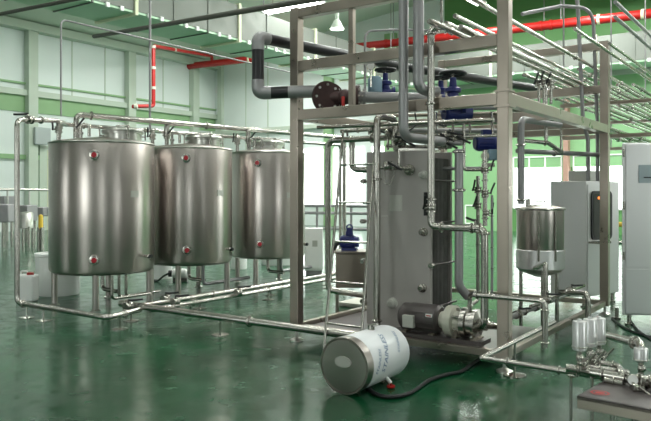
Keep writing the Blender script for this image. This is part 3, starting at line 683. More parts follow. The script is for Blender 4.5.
# crosswise deck-level manifold
ml = [(384, 116, 500, 113, 7.9, .02, 'frame'), (386, 125, 498, 122, 8.2, .028, 'dull'), (384, 137, 470, 136, 7.7, .025, 'pipe'), (386, 146, 452, 147, 7.6, .02, 'pipe'),
      (465, 136.5, 500, 135.5, 7.3, .014, 'pipe'), (384, 130, 500, 131, 8.8, .03, 'dull'), (430, 142, 462, 143, 7.5, .03, 'dull'), (395, 109, 500, 107.5, 8.6, .03, 'dull')]
nm = ['brownish tube directly behind the deck beam', 'dull pipe in the shade below the deck', 'bright tube over the exchanger top', 'lowest bright tube along the exchanger top edge',
      'thin tube above the blue drum', 'farthest dull pipe below the deck', 'short thick dull pipe over the plate pack', 'dull pipe hidden high behind the deck beam']
for (x0, y0, x1, y1, Y, r, mt), s in zip(ml, nm):
    pipe('crosswise '+s, [at(x0, y0, Y), at(x1, y1, Y-.15)], r, mt, clamps=((0, .2), (0, .6)))
for i, (px, y0, y1, Y) in enumerate(((436, 112, 130, 7.7), (453, 108, 137, 7.5), (388, 118, 150, 7.6), (470, 108, 133, 7.8), (444, 112, 128, 8.0), (492, 112, 135, 7.7))):
    pipe(('short dropper tube right of the polished pipe', 'dropper tube in front of the blue motor', 'dropper tube over the left part of the exchanger', 'dropper tube right of the blue motor', 'thin dropper tube left of the blue motor', 'dropper tube near the corner post under the deck')[i], [at(px, y0, Y), at(px, y1, Y)], .014, 'pipe', clamps=((0, .5),))
for i, (px, py, Y, d) in enumerate(((389, 134, 7.6, V((1, 0, 0))), (396, 139, 7.5, V((1, 0, .5))), (402, 143, 7.5, V((1, 0, 0))), (440, 138, 7.5, V((1, 0, 0))), (448, 135, 7.45, V((1, 0, .4))), (456, 140, 7.4, V((1, 0, 0))), (443, 145, 7.4, V((1, 0, 0))), (388, 166, 7.2, V((1, 0, 0))), (372, 130, 7.6, V((1, 0, 0))))):
    valve(at(px, py, Y), d, .032, ('leftmost valve', 'second valve from the left', 'third valve from the left', 'valve right of the polished pipe', 'tilted valve', 'valve at the head of the grey vertical pipe', 'lowest valve over the plate pack', 'valve on the face of the exchanger', 'valve behind the bright left pipe')[i]+(' in the cluster over the exchanger' if i < 7 else ' below the deck'), V((.3, -1, .5)))
# face valve assembly
pipe('small branch tube with a tee on the face of the exchanger', [onu(399, 150, .42), onu(399, 167, .42), onu(410, 168, .42)], .014, clamps=((0, .8), (1, .5)))
pipe('thin hanging drain tube with a loop on the upper left of the exchanger face', [onu(385, 168, .40), onu(384, 183, .38), onu(390, 186, .38), onu(395, 172, .42)], .006, fil=.05)
pipe('crosswise branch tube on the face of the exchanger', [onu(380, 168, .42), onu(412, 168.5, .42)], .018, clamps=((0, .3), (0, .8)))
for i, (x0, y0, x1, y1) in enumerate(((405, 127, 396, 145), (415, 113, 404, 133), (428, 116, 446, 126))):
    p = at(x0, y0, 7.6); q = at(x1, y1, 7.4)
    t = thing('cable', q, ('black cable looping above the exchanger', 'black cable beside the left tall pipe elbow', 'black cable behind the polished pipe')[i], 'cable')
    obj('cable_run', MB().sweep(spline([p, p.lerp(q, .4)+V((.05, 0, -.05)), q]), .009), 'rubber', t)

# ------------------------------------------------------------------ feed pump
Pc = lambda px, py, dy=0: at(px, py, 6.93+dy)
axd = (-B+V((0, 0, -.03))).normalized()
m0 = K(.16, up(402, .16), .375); L = lambda w: m0+(-B)*w*1.22
t = thing('feed_pump', V((m0.x, m0.y, .2)), 'dark motor pump with a cream flange at the foot of the heat exchanger', 'pump')
mo = obj('motor', MB().lathe(L(0), -B, [(0, 0), (0.0986, 0), (0.1334, 0.0366), (0.1369, 0.122), (0.1415, 0.1281), (0.1415, 0.4148), (0.116, 0.4392), (0, 0.4392)], 32), 'darkm', t)
fins = MB()
for i in range(18):
    a = 2*math.pi*i/18; e = Z*math.cos(a)+A*math.sin(a)
    if e.z < .6: fins.box(L(.22)+e*.143, .26, .006, .014, B, B.cross(e), e)
obj('cooling_fins', fins, 'darkm', mo)
obj('terminal_box', MB().box(L(.13)-A*.15+Z*-.02, .12, .06, .12, B, A), 'tag', mo, 'pale terminal box', bevel=.006)
obj('rating_label', MB().box(L(.30)-A*.132+Z*.05, .07, .008, .035, B, A), 'white', mo, 'small white label'); obj('label_mark', MB().box(L(.30)-A*.138+Z*.05, .05, .004, .01, B, A), 'red', mo)
obj('lantern', MB().lathe(L(.36), -B, [(0, 0), (0.0812, 0), (0.0812, 0.061), (0.145, 0.0671), (0.1508, 0.0976), (0.1508, 0.1464), (0.1044, 0.1586), (0.0812, 0.244), (0, 0.244)], 28), 'cream', t, 'cream casting')
for i in range(6):
    a = i*math.pi/3; e = Z*math.cos(a)+A*math.sin(a); obj('stud_bolt', MB().cyl(L(.46)+e*.115, L(.56)+e*.115, .014, n=8), 'pipe', t)
obj('pump_head', MB().lathe(L(.54), -B, [(0, 0), (0.1276, 0), (0.145, 0.0122), (0.145, 0.061), (0.1218, 0.0732), (0.1218, 0.122), (0.1392, 0.1281), (0.1392, 0.1586), (0.0464, 0.183), (0.0464, 0.244), (0, 0.244)], 32), 'pipe', t)
obj('inlet', MB().lathe(L(.74), -B, [(0, -0.0244), (0.058, -0.0244), (0.058, 0), (0.0348, 0.0122), (0.0348, 0.061), (0, 0.061)], 16), 'pipe', t)
obj('baseplate', MB().box(L(.33)-Z*.165, .98, .24, .04, B, A), 'darkm', t)
for w in (.06, .3, .5, .66): obj('foot', MB().box(L(w)-Z*.18, .05, .2, .10, B, A).box(L(w)-Z*.12, .03, .12, .1, B, A), 'frame', t)
obj('guard', MB().hexa(L(.48)-A*.11-Z*.24, -B*.26, A*.05, Z*.09), 'lid', t)
pipe('suction pipe elbow joining the pump head to the bright riser', [L(.77), L(.9), K(u3, v5, .42)], .028, fil=.06)
pipe('upturned discharge tube left of the bright riser above the pump', [L(.6)+Z*.1, L(.6)+Z*.26, K(-.16, up(476, -.16), onu(476, 293, -.16).z)], .022, fil=.06, clamps=((0, .4),))
zz = onu(500, 297, -.16).z; ve = up(545, -.16)
pipe('horizontal pipe crossing the front of the corner post and bending down', [K(-.16, up(474, -.16), zz), K(-.16, ve, zz), K(-.16, ve, .30)], .024, fil=.06, clamps=((0, .05), (1, .2), (1, .9)))

# ------------------------------------------------------------------ foreground cylinder with film
near = V(((344-CX)/F*5.58, 5.58, .229)); far = V(((388-CX)/F*6.16, 6.16, .229)); ax = (far-near); Lc = ax.length*1.02; ax.normalize(); Rc = .224
t = thing('film_wrapped_tank', V((near.x, near.y, 0)), 'small horizontal steel tank wrapped in white film lying on the green floor', 'tank')
obj('body', MB().lathe(near, ax, [(0, .03), (Rc*.985, .03), (Rc, .035), (Rc, Lc-.05), (Rc*.96, Lc-.015), (Rc*.8, Lc), (0, Lc+.02)], 56), 'film', t, 'white film wrap with blue print')
obj('end_cap', MB().lathe(near, ax, [(0, -.010), (Rc*.45, -.009), (Rc*.93, -.004), (Rc*.95, .004), (Rc*.97, -.006), (Rc*1.015, -.006), (Rc*1.015, .085), (Rc*.99, .087), (Rc*.98, .03), (0, .0)], 56), 'tank', t, 'bare steel end')
X_, Y_, _ = basis(ax)
hor = Z.cross(ax).normalized(); upv = ax.cross(hor)
pmb = MB(); nn = 28
c_ = near-ax*.013+upv*.035
vs = [c_+hor*(.078*math.cos(2*math.pi*i/nn))+upv*(.045*math.sin(2*math.pi*i/nn)) for i in range(nn)]; vs2 = [p-ax*.006 for p in vs]
pmb.add(vs+vs2, [tuple(range(nn, 2*nn))[::-1]]+[(i, (i+1) % nn, nn+(i+1) % nn, nn+i) for i in range(nn)])
obj('oval_plate', pmb, 'tag', t, 'oval nameplate')
side = -hor if (-hor).y < 0 or hor.x < 0 else hor
side = hor if hor.dot(V((1, -1, 0))) > 0 else -hor
def wrap(off_ax, off_ang, rot=0):
    def fn(x, y):
        # text runs around and along the tank
        c, s = math.cos(rot), math.sin(rot); a = off_ax+x*c-y*s; th = off_ang+(x*s+y*c)/Rc
        e = side*math.cos(th)+Z*math.sin(th); return near+ax*a+e*(Rc+.0015)
    return fn
obj('film_print', text_mesh('STAINLESS', .075, wrap(.34, .35, 1.15)), 'ink', t, 'blue lettering reading STAINLESS', smooth=False)
obj('film_print', text_mesh('STAINLESS', .045, wrap(.20, .1, 1.15)), 'ink', t, smooth=False)
obj('film_print', text_mesh('STAINLESS', .045, wrap(.56, .6, 1.15)), 'ink', t, smooth=False)
nz = obj('top_nozzle', MB().cyl(near+ax*.42+Z*(Rc-.01), near+ax*.42+Z*(Rc+.04), .03).tube([near+ax*.42+Z*(Rc+.03), near+ax*.42+Z*(Rc+.05)+side*.06], .014), 'pipe', t)
e = (side*.75-Z*.66).normalized(); q = near+ax*.38+e*Rc
dc = obj('drain_cock', MB().cyl(q-e*.02, q+e*.06, .016), 'white', t); e2 = q+e*.06
obj('cock_handle', MB().cyl(V((e2.x, e2.y, .008)), V((e2.x, e2.y, .022)), .035).cyl(V((e2.x, e2.y, .02)), e2, .008), 'red', dc, 'red round handle')
for w in (.1, .5): obj('cradle', MB().box(near+ax*w-Z*.220, .04, .16, .018, ax, hor), 'frame', t)
hs = [onz(366, 384, .016), onz(374, 393, .016), onz(390, 397, .016), onz(410, 393, .016), onz(428, 381, .016), onz(445, 375, .016), onz(462, 371, .016), onz(476, 361, .016), onz(492, 352, .02)]
obj_ = obj('black_hose', MB().sweep(spline(hs), .017, 10), 'rubber'); tag(obj_, 'black rubber hose snaking over the green floor from the wrapped tank', 'hose')

# ------------------------------------------------------------------ things seen through the left bay
c = at(351, 251, 9.6); tz = c.z
t = thing('pump_stand', V((c.x, c.y, 0)), 'grey steel stand with a blue pump on it behind the ladder', 'stand')
obj('top_plate', MB().box(V((c.x, c.y, tz)), .50, .5, .02), 'frame', t)
obj('housing', MB().box(V((c.x, c.y, tz-.25)), .42, .42, .46), 'frame', t, bevel=.008)
for sx in (-1, 1):
    for sy in (-1, 1): obj('leg', MB().box(V((c.x+sx*.19, c.y+sy*.19, (tz-.47)/2)), .04, .04, tz-.47), 'frame', t)
bm = blue_motor(V((c.x-.02, c.y, tz+.125)), V((1, -.2, 0)), .085, .26, 'blue pump motor standing on the grey stand behind the ladder', True)
obj('inlet_pipe', MB().tube([V((c.x-.15, c.y-.02, tz+.12)), V((c.x-.2, c.y-.02, tz+.10)), V((c.x-.24, c.y-.02, tz+.02))], .03), 'rubber', bm)
obj('filler_cap', MB().cyl(V((c.x-.02, c.y, tz+.22)), V((c.x-.02, c.y, tz+.32)), .045).ring(V((c.x-.02, c.y, tz+.32)), V((0, 1, 0)), .04, .01), 'blue', bm)
c = at(314, 260, 14); t = thing('electrical_cabinet', V((c.x, c.y, 0)), 'white cabinet seen in the left bay behind the frame post', 'cabinet')
obj('cabinet_body', MB().box(V((c.x, c.y, .5)), .36, .3, .84), 'white', t, bevel=.01); obj('plinth', MB().box(V((c.x, c.y, .04)), .32, .26, .08), 'dull', t)
obj('door', MB().box(V((c.x, c.y-.155, .5)), .31, .012, .74), 'white', t); obj('rating_label', MB().box(V((c.x+.02, c.y-.164, .62)), .1, .006, .12), 'tag', t)
# guard rail
t = thing('guard_rail', at(330, 230, 16), 'grey guard rail crossing the bright window behind the frame', 'rail')
ra, rb = onz(296, 0, 1.2), 0
for z_, nmr in ((1.32, 0), (1.15, 0), (.78, 0)):
    pA = V((-1.0, 17.0, z_)); pB = V((2.2, 15.6, z_)); obj('rail_tube', MB().cyl(pA, pB, .035), 'dull', t)
for w in (.02, .25, .5, .75, .98):
    p = V((-1.0, 17.0, 0)).lerp(V((2.2, 15.6, 0)), w); obj('rail_post', MB().cyl(p, p+Z*1.32, .03), 'dull', t)
t = thing('pallet', V((.2, 11.6, 0)), 'low pale board on the floor inside the left bay', 'pallet')
obj('deck_board', MB().uvbox(2.2, 3.2, 2.6, 3.3, .03, .06), 'cream', t); obj('bearer', MB().uvbox(2.25, 2.35, 2.6, 3.3, 0, .03).uvbox(3.05, 3.15, 2.6, 3.3, 0, .03), 'cream', t)

# ------------------------------------------------------------------ pipe rack going away to the right
rk = [(.16, 3.30, .022, -2.2), (.27, 3.07, .025, -.35), (.40, 3.07, .025, -.7), (.53, 3.30, .022, .1), (.66, 3.07, .025, 2.4), (.82, 3.065, .02, 3.7), (-.2, 3.35, .02, 1.5), (-.32, 3.35, .02, 2.5)]
nm = ['rightmost upper', 'rightmost lower', 'second lower', 'left upper', 'third lower', 'leftmost lower', 'inner outboard', 'outer outboard']
for (v, z, r, us), s in zip(rk, nm):
    pipe('long bright overhead pipe of the rack, the %s run' % s, [K(us, v, z), K(U1-.06, v, z)], r, clamps=((0, .2), (0, .3)))
for i, (v, z, us) in enumerate(((-.1, 3.07, 3.9), (.05, 3.07, 4.1), (-.28, 3.07, 4.0), (.95, 3.30, 3.8), (.72, 3.30, .3), (-.42, 3.07, 4.6), (.36, 3.30, 3.7), (.98, 3.065, 4.2), (.2, 2.56+.27, 3.9), (-.05, 2.83, 4.2))):
    pipe('bright overhead pipe beyond the right end of the frame, %s' % ('near lower run', 'second lower run', 'outer lower run', 'far upper run', 'upper run starting over the frame', 'outermost low run', 'middle upper run', 'inner low run', 'short drop run', 'short outer drop run')[i], [K(us, v, z), K(U1-.06, v, z)], .022, clamps=((0, .03), (0, .12)))
for v, z, s in ((.2, 2.56, 'right'), (.36, 2.56, 'middle'), (.55, 2.56, 'left')):
    pipe('bright pipe resting on the side deck beams, %s one of three' % s, [K(1.6, v, z), K(U1-.06, v, z)], .03, clamps=((0, .05), (0, .13), (0, .25)))
for i, u in enumerate((5.4, 8.6, 12)):
    t = thing('pipe_hanger', K(u, 0, 2.5), ('nearest', 'middle', 'farthest')[i]+' trapeze hanger carrying the overhead pipes beyond the frame', 'hanger')
    obj('cross_bar', MB().uvbox(u-.03, u+.03, -1.6, 1.1, 2.99, 3.045), 'frame', t); obj('cross_bar', MB().uvbox(u-.03, u+.03, -1.6, 1.1, 2.47, 2.53), 'frame', t)
    for v in (-1.5, 1.05): obj('hanger_rod', MB().cyl(K(u, v, 2.47), K(u, v, zc(v)+.03), .014, n=8), 'dull', t)
q = uv(onz(540, 13, 3.5))
# conduit loops above the cabinet
Yc = 9.35
pipe('curved grey conduit arching over the frame and down to the cabinet, right one', [at(522, 14, Yc-.6), at(560, 6, Yc-.2), at(593, 8, Yc), at(597.5, 130, Yc), at(597.5, 181, Yc)], .024, 'dull', fil=.25, name='conduit', cat='conduit')
pipe('curved grey conduit arching over the frame and down to the cabinet, left one', [at(540, -6, Yc-.3), at(577, -12, Yc), at(583, 120, Yc), at(588, 140, Yc), at(588, 181, Yc)], .026, 'dull', fil=.2, name='conduit', cat='conduit')
pipe('pale twin rail running down to the right past the corner of the frame, upper one', [K(2.2, -.45, 3.75), K(U1-.1, -.45, 3.75)], .022, 'dull')
pipe('pale twin rail running down to the right past the corner of the frame, lower one', [K(2.2, -.45, 3.58), K(U1-.1, -.45, 3.58)], .022, 'dull')
# pipes below the right deck
pipe('dull pipe bending down behind the corner post under the right deck', [at(560, 125, 8.4), at(521, 119, 7.3), at(521, 204, 7.4)], .035, 'dull', fil=.1, clamps=((1, .3), (1, .95)))
pipe('crosswise steel pipe below the right deck', [at(517, 151, 8.6), at(605, 155, 9.4)], .03, 'dull', clamps=((0, .4),))
pipe('slim crosswise tube hanging under the right deck', [at(518, 140, 8), at(548, 143, 8.1), at(562, 152, 8.3)], .024, 'pipe', clamps=((0, .9),))
pipe('vertical dropper tube under the right deck', [at(546, 90, 8.2), at(546, 143, 8.2)], .02, 'pipe', clamps=((0, .1), (0, .9)))
pipe('thin dropper tube right of the first one under the right deck', [at(561, 124, 8.6), at(561, 150, 8.6)], .014, 'pipe')
for i, (px, py) in enumerate(((539, 84), (544, 83), (551, 84))):
    valve(at(px, py, 8.2), Z, .03, 'clamped valve standing on the side deck beam, the %s one' % ('left', 'middle', 'right')[i], V((-1, -.5, 0)))
    pipe('short upright tube below the %s deck valve' % ('left', 'middle', 'right')[i], [at(px, 84, 8.2), at(px, 104, 8.2)], .018)

# ------------------------------------------------------------------ balance vessel
c = K(2.17, .385); Rv = .27
t = thing('balance_vessel', c, 'small round steel vessel on legs inside the right end of the frame', 'vessel')
zt, zb = CAMZ-(209-HY)/F*c.y, CAMZ-(270-HY)/F*c.y
obj('shell', MB().lathe(c, Z, [(0, zb-.09), (.05, zb-.08), (Rv*.9, zb-.01), (Rv, zb+.03), (Rv, zt), (0, zt)], 48), 'tank', t)
obj('lower_band', MB().lathe(c, Z, [(Rv, zb+.02), (Rv+.008, zb+.03), (Rv+.008, zb+.24), (Rv, zb+.25)], 48), 'cabinet', t, 'paler lower jacket')
obj('rim', MB().ring(c+Z*zt, Z, Rv+.008, .014, 48), 'pipe', t)
obj('lid', MB().lathe(c+Z*zt, Z, [(0, .0), (Rv+.005, 0), (Rv+.005, .015), (.1, .05), (0, .05)], 40), 'lid', t)
obj('lid_handle', MB().tube([c+V((-.06, 0, zt+.04)), c+V((-.06, 0, zt+.09)), c+V((.06, 0, zt+.09)), c+V((.06, 0, zt+.04))], .008), 'pipe', t)
obj('inlet', MB().cyl(c+V((-.14, 0, zt)), c+V((-.14, 0, zt+.12)), .03), 'pipe', t)
for i in range(3):
    a = math.radians(-100+120*i); q = c+V((math.cos(a), math.sin(a), 0))*(Rv-.03); obj('leg', MB().cyl(V((q.x, q.y, 0)), V((q.x, q.y, zb+.02)), .022), 'pipe', t)
for a in (-70, -110): e = V((math.cos(math.radians(a)), math.sin(math.radians(a)), 0)); obj('gauge_strip', MB().box(c+e*(Rv+.012)+Z*(zt+zb)/2+Z*.05, .02, .014, zt-zb-.15, Z.cross(e), e), 'pipe', t)
pipe('inverted U pipe rising in front of the round vessel', [at(545, 262, 7.7)+V((-.02, .3, -.1)), at(545, 264, 7.7), at(545.5, 264, 7.62), V((at(546, 300, 7.62).x, 7.62, .25))], .026, fil=.07, clamps=((2, .5), (2, .9)))
pipe('low bent pipe standing right of the round vessel', [at(560, 292, 8.0), at(588, 293, 7.6), V((at(588, 300, 7.6).x, 7.6, .1))], .03, fil=.08, clamps=((0, .3), (1, .8)))
pipe('low crosswise tube under the round vessel', [K(1.0, .1, .45), K(3.0, .1, .45)], .02, clamps=((0, .3), (0, .7)))
pipe('lower crosswise pipe under the round vessel', [K(.8, .35, .3), K(3.2, .35, .3)], .028, 'dull', clamps=((0, .3), (0, .6)))
pipe('upright tube in the shade below the round vessel', [K(1.7, .6, .15), K(1.7, .6, .8)], .03, 'dull', clamps=((0, .5),))
for i, (u, v, z) in enumerate(((1.3, .35, .3), (1.9, .35, .3), (1.5, .1, .45), (2.4, .1, .45))):
    valve(K(u, v, z), A, .03, ('near valve on the lower pipe', 'far valve on the lower pipe', 'near valve on the upper tube', 'far valve on the upper tube')[i]+' under the round vessel', V((0, -.5, 1)))
# low V shaped pipe
vz = .14; va = onz(481, 358, .30)
pe_ = onz(574, 372.5, .30)
pipe('low V shaped pipe in front of the corner post reaching to the filter bench', [va+A*1.9, va, pe_, pe_+(pe_-va).normalized()*.4], .022, fil=.02, clamps=((1, .3), (1, .85)), feet=((0, .6),))
# second skid sill in the right bay
# ------------------------------------------------------------------ control cabinet (window)
c = onz(600, 303, .12)
cu, cv = uv(at(583, 250, 9.9))
t = thing('filler_cabinet', K(cu+.3, cv, 0), 'stainless cabinet with a dark rounded window behind the right end post', 'cabinet')
z0c, z1c = .14, CAMZ+(HY-181)/F*9.9
c = at(586, 200, 9.9)
# front face towards lower right, side face towards lower left
dl = V((-.62, .78, 0)).normalized(); dr = V((.80, .60, 0)).normalized(); dl = V((-.78, .25, 0)).normalized(); 
cc = V((c.x, c.y, z0c)); wl, wr = .48, .85
obj('cabinet_body', MB().hexa(cc, dl*wl, dr*wr, Z*(z1c-z0c)), 'cabinet', t, bevel=.01, smooth=False)
nr = V((dr.y, -dr.x, 0))
def oncab(s, z, out=.0): return cc+dr*s+Z*(z-z0c)+nr*out
fz0, fz1 = CAMZ-(240-HY)/F*10, CAMZ+(HY-191)/F*10
def rrect(mb, s0, s1, a, b, o0, o1, rad):
    pts = []
    for cxs, czs, st in ((s1-rad, b-rad, 0), (s0+rad, b-rad, 90), (s0+rad, a+rad, 180), (s1-rad, a+rad, 270)):
        for k in range(6): an = math.radians(st+18*k); pts.append((cxs+rad*math.cos(an), czs+rad*math.sin(an)))
    k = len(pts); mb.add([oncab(s, z, o0) for s, z in pts]+[oncab(s, z, o1) for s, z in pts], [tuple(range(k, 2*k)), tuple(range(k))[::-1]]+[(i, (i+1) % k, k+(i+1) % k, k+i) for i in range(k)]); return mb
dw = obj('door', rrect(MB(), .03, .78, z0c+.05, z1c-.04, 0, .012, .03), 'cabinet', t)
obj('window_seal', rrect(MB(), .10, .62, fz0, fz1, .012, .03, .07), 'rubber', dw, 'black rubber seal'); obj('window_glass', rrect(MB(), .14, .58, fz0+.04, fz1-.04, .03, .034, .05), 'gwin', dw)
obj('indicator_lamp', MB().cyl(oncab(.26, fz1-.10, .034), oncab(.26, fz1-.10, .045), .02), 'indic', t)
obj('sloped_bracket', MB().hexa(oncab(.04, 1.0, .0)-Z*.1, dr*.3, nr*.18, Z*.03), 'pipe', t)
for s_, d_ in ((.06, .06), (.78, .06)): obj('leg', MB().cyl(cc+dr*s_+dl*d_-Z*z0c, cc+dr*s_+dl*d_+Z*.01, .025).cyl(cc+dr*s_+dl*d_-Z*z0c, cc+dr*s_+dl*d_-Z*(z0c-.02), .05), 'pipe', t)
for s_ in (.06, .78): obj('leg', MB().cyl(cc+dr*s_+dl*(wl-.06)-Z*z0c, cc+dr*s_+dl*(wl-.06)+Z*.01, .025), 'pipe', t)
obj('top_box', MB().hexa(cc+dl*.02+dr*.15+Z*(z1c-z0c), dl*.30, dr*.35, Z*.15), 'tag', t, bevel=.008)
# right cabinet
Yr = 8.5; c = at(622, 315, Yr); zb_, zt_ = c.z, CAMZ+(HY-143)/F*Yr
t = thing('control_cabinet', V((c.x+.5, Yr+.3, 0)), 'tall stainless control cabinet with a grey display cut by the right edge', 'cabinet')
obj('cabinet_body', MB().hexa(V((c.x, Yr, zb_)), V((1.1, -.1, 0)), V((.26, .6, 0)), Z*(zt_-zb_)), 'cabinet', t, bevel=.01, smooth=False)
fx = lambda s, z, o=0: V((c.x+1.1*s, Yr-.1*s-o, z))
zs = CAMZ-(268-HY)/F*Yr
def pan(s0, s1, a, b, o0, o1): return MB().hexa(fx(s0, a, o0), fx(s1, a, o0)-fx(s0, a, o0), V((0, -(o1-o0), 0)), Z*(b-a))
obj('door', pan(.035, .98, zs+.012, zt_-.02, 0, .014), 'cabinet', t, bevel=.004); obj('lower_panel', pan(.035, .98, zb_+.02, zs-.012, 0, .014), 'cabinet', t, bevel=.004)
sx0 = (637.5-CX)/F*Yr; s0 = (sx0-c.x)/1.1; d_ = obj('display', pan(s0, s0+.28, CAMZ+(HY-183)/F*Yr, CAMZ+(HY-165)/F*Yr, .014, .024), 'screen', t, 'grey display')
obj('display_mark', pan(s0+.05, s0+.18, CAMZ+(HY-178)/F*Yr, CAMZ+(HY-177)/F*Yr, .024, .028), 'rubber', d_)
for z in (zt_-.12, (zs+zt_)/2, zs+.15): obj('hinge', MB().cyl(fx(.015, z-.05, .012), fx(.015, z+.05, .012), .012), 'pipe', t)
for s_, dy in ((.08, .08), (.92, .08), (.1, .5), (.94, .5)):
    q = fx(s_, 0)+V((.03, dy, 0)); obj('leg', MB().cyl(q, q+Z*(zb_+.01), .025).cyl(q, q+Z*.02, .05), 'pipe', t)
# machine bits between the cabinets, light green gap
c = at(613, 230, 11.5); t = thing('valve_station', V((c.x, c.y, 0)), 'slim post with yellow valve seen in the gap between the two cabinets', 'valve station')
obj('post', MB().cyl(V((c.x, c.y, 0)), V((c.x, c.y, 1.75)), .03), 'pipe', t); obj('valve_body', MB().ball(V((c.x, c.y, 1.1)), .09).cyl(V((c.x-.15, c.y, 1.1)), V((c.x+.15, c.y, 1.1)), .04), 'yellow', t, 'yellow valve')
obj('valve_body', MB().ball(V((c.x, c.y, .8)), .08).cyl(V((c.x-.2, c.y, .8)), V((c.x+.2, c.y, .8)), .035), 'pipe', t)
obj('handle', MB().cyl(V((c.x, c.y, 1.7)), V((c.x+.02, c.y, 1.78)), .05), 'rubber', t)
for i, pts in enumerate((((612, 318), (622, 326), (634, 332), (655, 338)), ((630, 320), (638, 330), (646, 336), (660, 344)))):
    o = obj('floor_cable', MB().sweep(spline([onz(a, b, .012) for a, b in pts]), .013, 8), 'rubber'); tag(o, ('left', 'right')[i]+' black cable on the green floor in front of the control cabinet', 'cable')

# ------------------------------------------------------------------ filter bench in the right foreground
bz = .36; f0 = onz(578, 398, bz); f1 = onz(651, 412, bz); fd_ = (f1-f0).normalized(); bk = V((-fd_.y, fd_.x, 0)); BL = 1.1
t = thing('filter_bench', V((f0.x, f0.y, 0)), 'low dark steel bench at the lower right corner carrying filters', 'bench')
f0 = onz(577, 396, bz)
bt = obj('bench_top', MB().hexa(f0-Z*.02, fd_*BL, bk*.5, Z*.02), 'darkm', t, smooth=False)
obj('apron', MB().hexa(f0-Z*.075, fd_*BL, bk*.02, Z*.075), 'frame', t, bevel=.003, smooth=False)
obj('apron', MB().hexa(f0-Z*.075+bk*.48, fd_*BL, bk*.02, Z*.055), 'frame', t, smooth=False); obj('apron', MB().hexa(f0-Z*.075+bk*.02, fd_*.02, bk*.46, Z*.055), 'frame', t, smooth=False)
for s_ in (.2, BL-.1):
    for d2 in (.05, .45): q = f0+fd_*s_+bk*d2; obj('leg', MB().cyl(V((q.x, q.y, 0)), V((q.x, q.y, bz-.02)), .018), 'pipe', t)
q = onz(600, 393.5, bz)
em = MB(); nn = 24
for R1, R2, w in ((.058, .044, 0), (.03, .0, 1)):
    vs = [V((q.x, q.y, bz+.005))+fd_*r*math.cos(2*math.pi*i/nn)+bk*r*.9*math.sin(2*math.pi*i/nn) for r in (R1, R2) for i in range(nn)]
    em.add(vs, [(i, (i+1) % nn, nn+(i+1) % nn, nn+i) for i in range(nn)])
obj('emblem', em, 'red', bt, 'round red emblem')
def canister(px, py0, py1, Y, r, label):
    b0 = at(px, py1, Y); b1 = at(px, py0, Y); H = b1.z-b0.z
    t = thing('filter_canister', b0, label, 'filter')
    obj('canister', MB().lathe(b0, Z, [(0, 0), (r*.9, 0), (r, r*.12), (r, H-r*.1), (r*.93, H), (r*.35, H+r*.05), (r*.3, H+r*.3), (0, H+r*.3)], 28), 'cabinet', t)
    obj('clamp_band', MB().ring(b0+Z*H*.12, Z, r, r*.12, 28), 'lid', t)
    obj('outlet', MB().cyl(V((b0.x, b0.y, at(px, py1+16, Y).z)), b0, r*.38), 'pipe', t)
    obj('actuator_plug', MB().ball(V((b0.x, b0.y-.01, at(px, py1+7, Y).z)), r*.6), 'pipe', t)
    return b0
cb = []
for px, a_, b_, Y, s in ((579.5, 321, 350, 4.75, 'nearest left'), (590, 319, 346, 4.95, 'middle'), (599, 318, 344, 5.1, 'rear right')):
    cb.append(canister(px, a_, b_, Y, .047, 'upright steel filter canister on the foreground bench, %s of three' % s))
canister(641, 348, 361, 4.6, .045, 'short steel canister at the right of the foreground bench')
zz = .46
pipe('front manifold tube on the foreground bench passing the gauge', [at(566, 368, 4.75), at(590, 372, 4.7), at(655, 383, 4.45)], .030, fil=.03, clamps=((0, .5), (1, .2), (1, .55), (1, .75), (1, .9)))
pipe('rear manifold tube on the foreground bench', [at(592, 362, 4.95), at(618, 366, 4.85), at(624, 374, 4.7)], .022, clamps=((0, .3), (0, .8)))
pipe('middle manifold tube on the foreground bench', [at(588, 367, 4.85), at(618, 371, 4.75), at(622, 378, 4.65)], .020, clamps=((0, .4),))
pipe('lower manifold tube on the foreground bench', [at(604, 380, 4.6), at(622, 384, 4.55)], .022, clamps=((0, .5),))
pipe('long sloping pipe behind the filter canisters ending in an elbow', [at(597, 333, 5.6), at(640, 344, 4.65), at(641, 349, 4.6)], .030, fil=.03, clamps=((0, .9),))
gauge(at(632.5, 380, 4.45), V((-.3, -1, .3)), .035, 'round pressure gauge on the manifold of the foreground bench', .03)
for i, (px, py, Y) in enumerate(((582, 363, 4.72), (592, 360, 4.9), (601, 357, 5.05), (622, 375, 4.6), (637, 389, 4.42), (645, 381, 4.42))):
    valve(at(px, py, Y), (V((1, -.1, -.1)) if i > 2 else Z), .026, ('clamped valve below the nearest left filter canister', 'clamped valve below the middle filter canister', 'clamped valve below the rear right filter canister', 'valve at the joint of the manifold tubes on the bench', 'valve under the pressure gauge on the bench', 'valve right of the pressure gauge on the bench')[i], V((0, -1, .4)), 'pipe')
for i, (px, py, Y) in enumerate(((571, 372, 4.75), (592, 372, 4.7), (615, 374, 4.62), (645, 382, 4.5))):
    p = at(px, py, Y); onbench = i > 1
    t = thing('pipe_stand', V((p.x, p.y, bz if onbench else 0)), ('thin stand left of the foreground bench holding the manifold', 'second thin stand holding the manifold beside the bench end', 'short stand in the middle of the foreground bench', 'short stand at the right of the foreground bench')[i], 'stand')
    q = f0+fd_*max(.05, (p-f0).dot(fd_))+bk*max(.02, (p-f0).dot(bk))
    obj('rod', MB().cyl(V((p.x, p.y, bz if onbench else 0)), p-Z*.02, .010), 'pipe', t); obj('saddle', MB().box(p-Z*.028, .04, .05, .01), 'pipe', t)

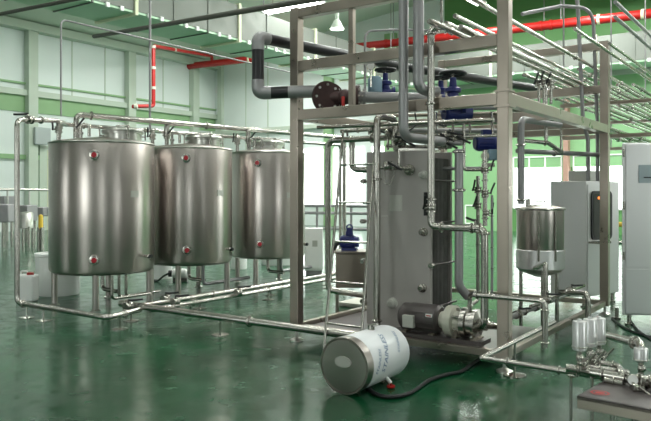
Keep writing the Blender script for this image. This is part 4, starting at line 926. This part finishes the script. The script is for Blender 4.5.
# ------------------------------------------------------------------ far left machinery
def mach(px0, px1, py0, py1, Y, name, label, mt, cat='machine', legs=True, shape='box'):
    a = at(px0, py1, Y); b = at(px1, py0, Y); w = b.x-a.x; cxx = (a.x+b.x)/2
    t = thing(name, V((cxx, Y, 0)), label, cat)
    zb = max(a.z, .02)
    if shape == 'box': obj('body', MB().box(V((cxx, Y, (zb+b.z)/2)), w, .8, b.z-zb), mt, t, bevel=.03)
    else: obj('body', MB().lathe(V((cxx, Y, zb)), Z, [(0, 0), (w/2, 0), (w/2, b.z-zb), (w*.42, b.z-zb+.05), (0, b.z-zb+.08)], 28), mt, t)
    if legs and zb > .05:
        for sx in (-1, 1):
            for sy in (-.3, .3): obj('leg', MB().cyl(V((cxx+sx*w*.35, Y+sy*(1 if shape == 'box' else w), 0)), V((cxx+sx*w*.35, Y+sy*(1 if shape == 'box' else w), zb+.05)), .04), 'pipe', t)
    return t
mach(-30, 14, 204, 222, 22, 'conveyor', 'steel conveyor table at the far left edge of the hall', 'dull')
mach(20, 33, 205, 221, 23.5, 'washing_machine_unit', 'dark grey bottling machine block at the far left', 'dull')
mach(19, 33, 214, 228, 21.5, 'round_hopper', 'round steel hopper on legs at the far left', 'lid', shape='cyl')
mach(34, 48, 207, 216, 25, 'conveyor', 'short steel conveyor section before the green curtain doorway', 'dull')
mach(0, 10, 196, 208, 24, 'machine_housing', 'dark machine housing standing behind the far left conveyor', 'dull')
mach(38.5, 43, 217, 229, 20, 'yellow_bin', 'small yellow bin on the floor at far left', 'yellow', 'bin', shape='cyl')
t = thing('machine_rail', at(20, 192, 22.5), 'long pale rail over the far left machines', 'rail')
pA, pB = at(-40, 189, 22.3), at(50, 190, 25)
obj('rail_tube', MB().cyl(pA, pB, .045), 'lid', t)
for w in (.0, .25, .5, .75, 1): p = pA.lerp(pB, w); obj('rail_post', MB().cyl(V((p.x, p.y, 0)), p, .03), 'lid', t)
for o in bpy.data.objects:
    if '_o' in o: del o['_o']
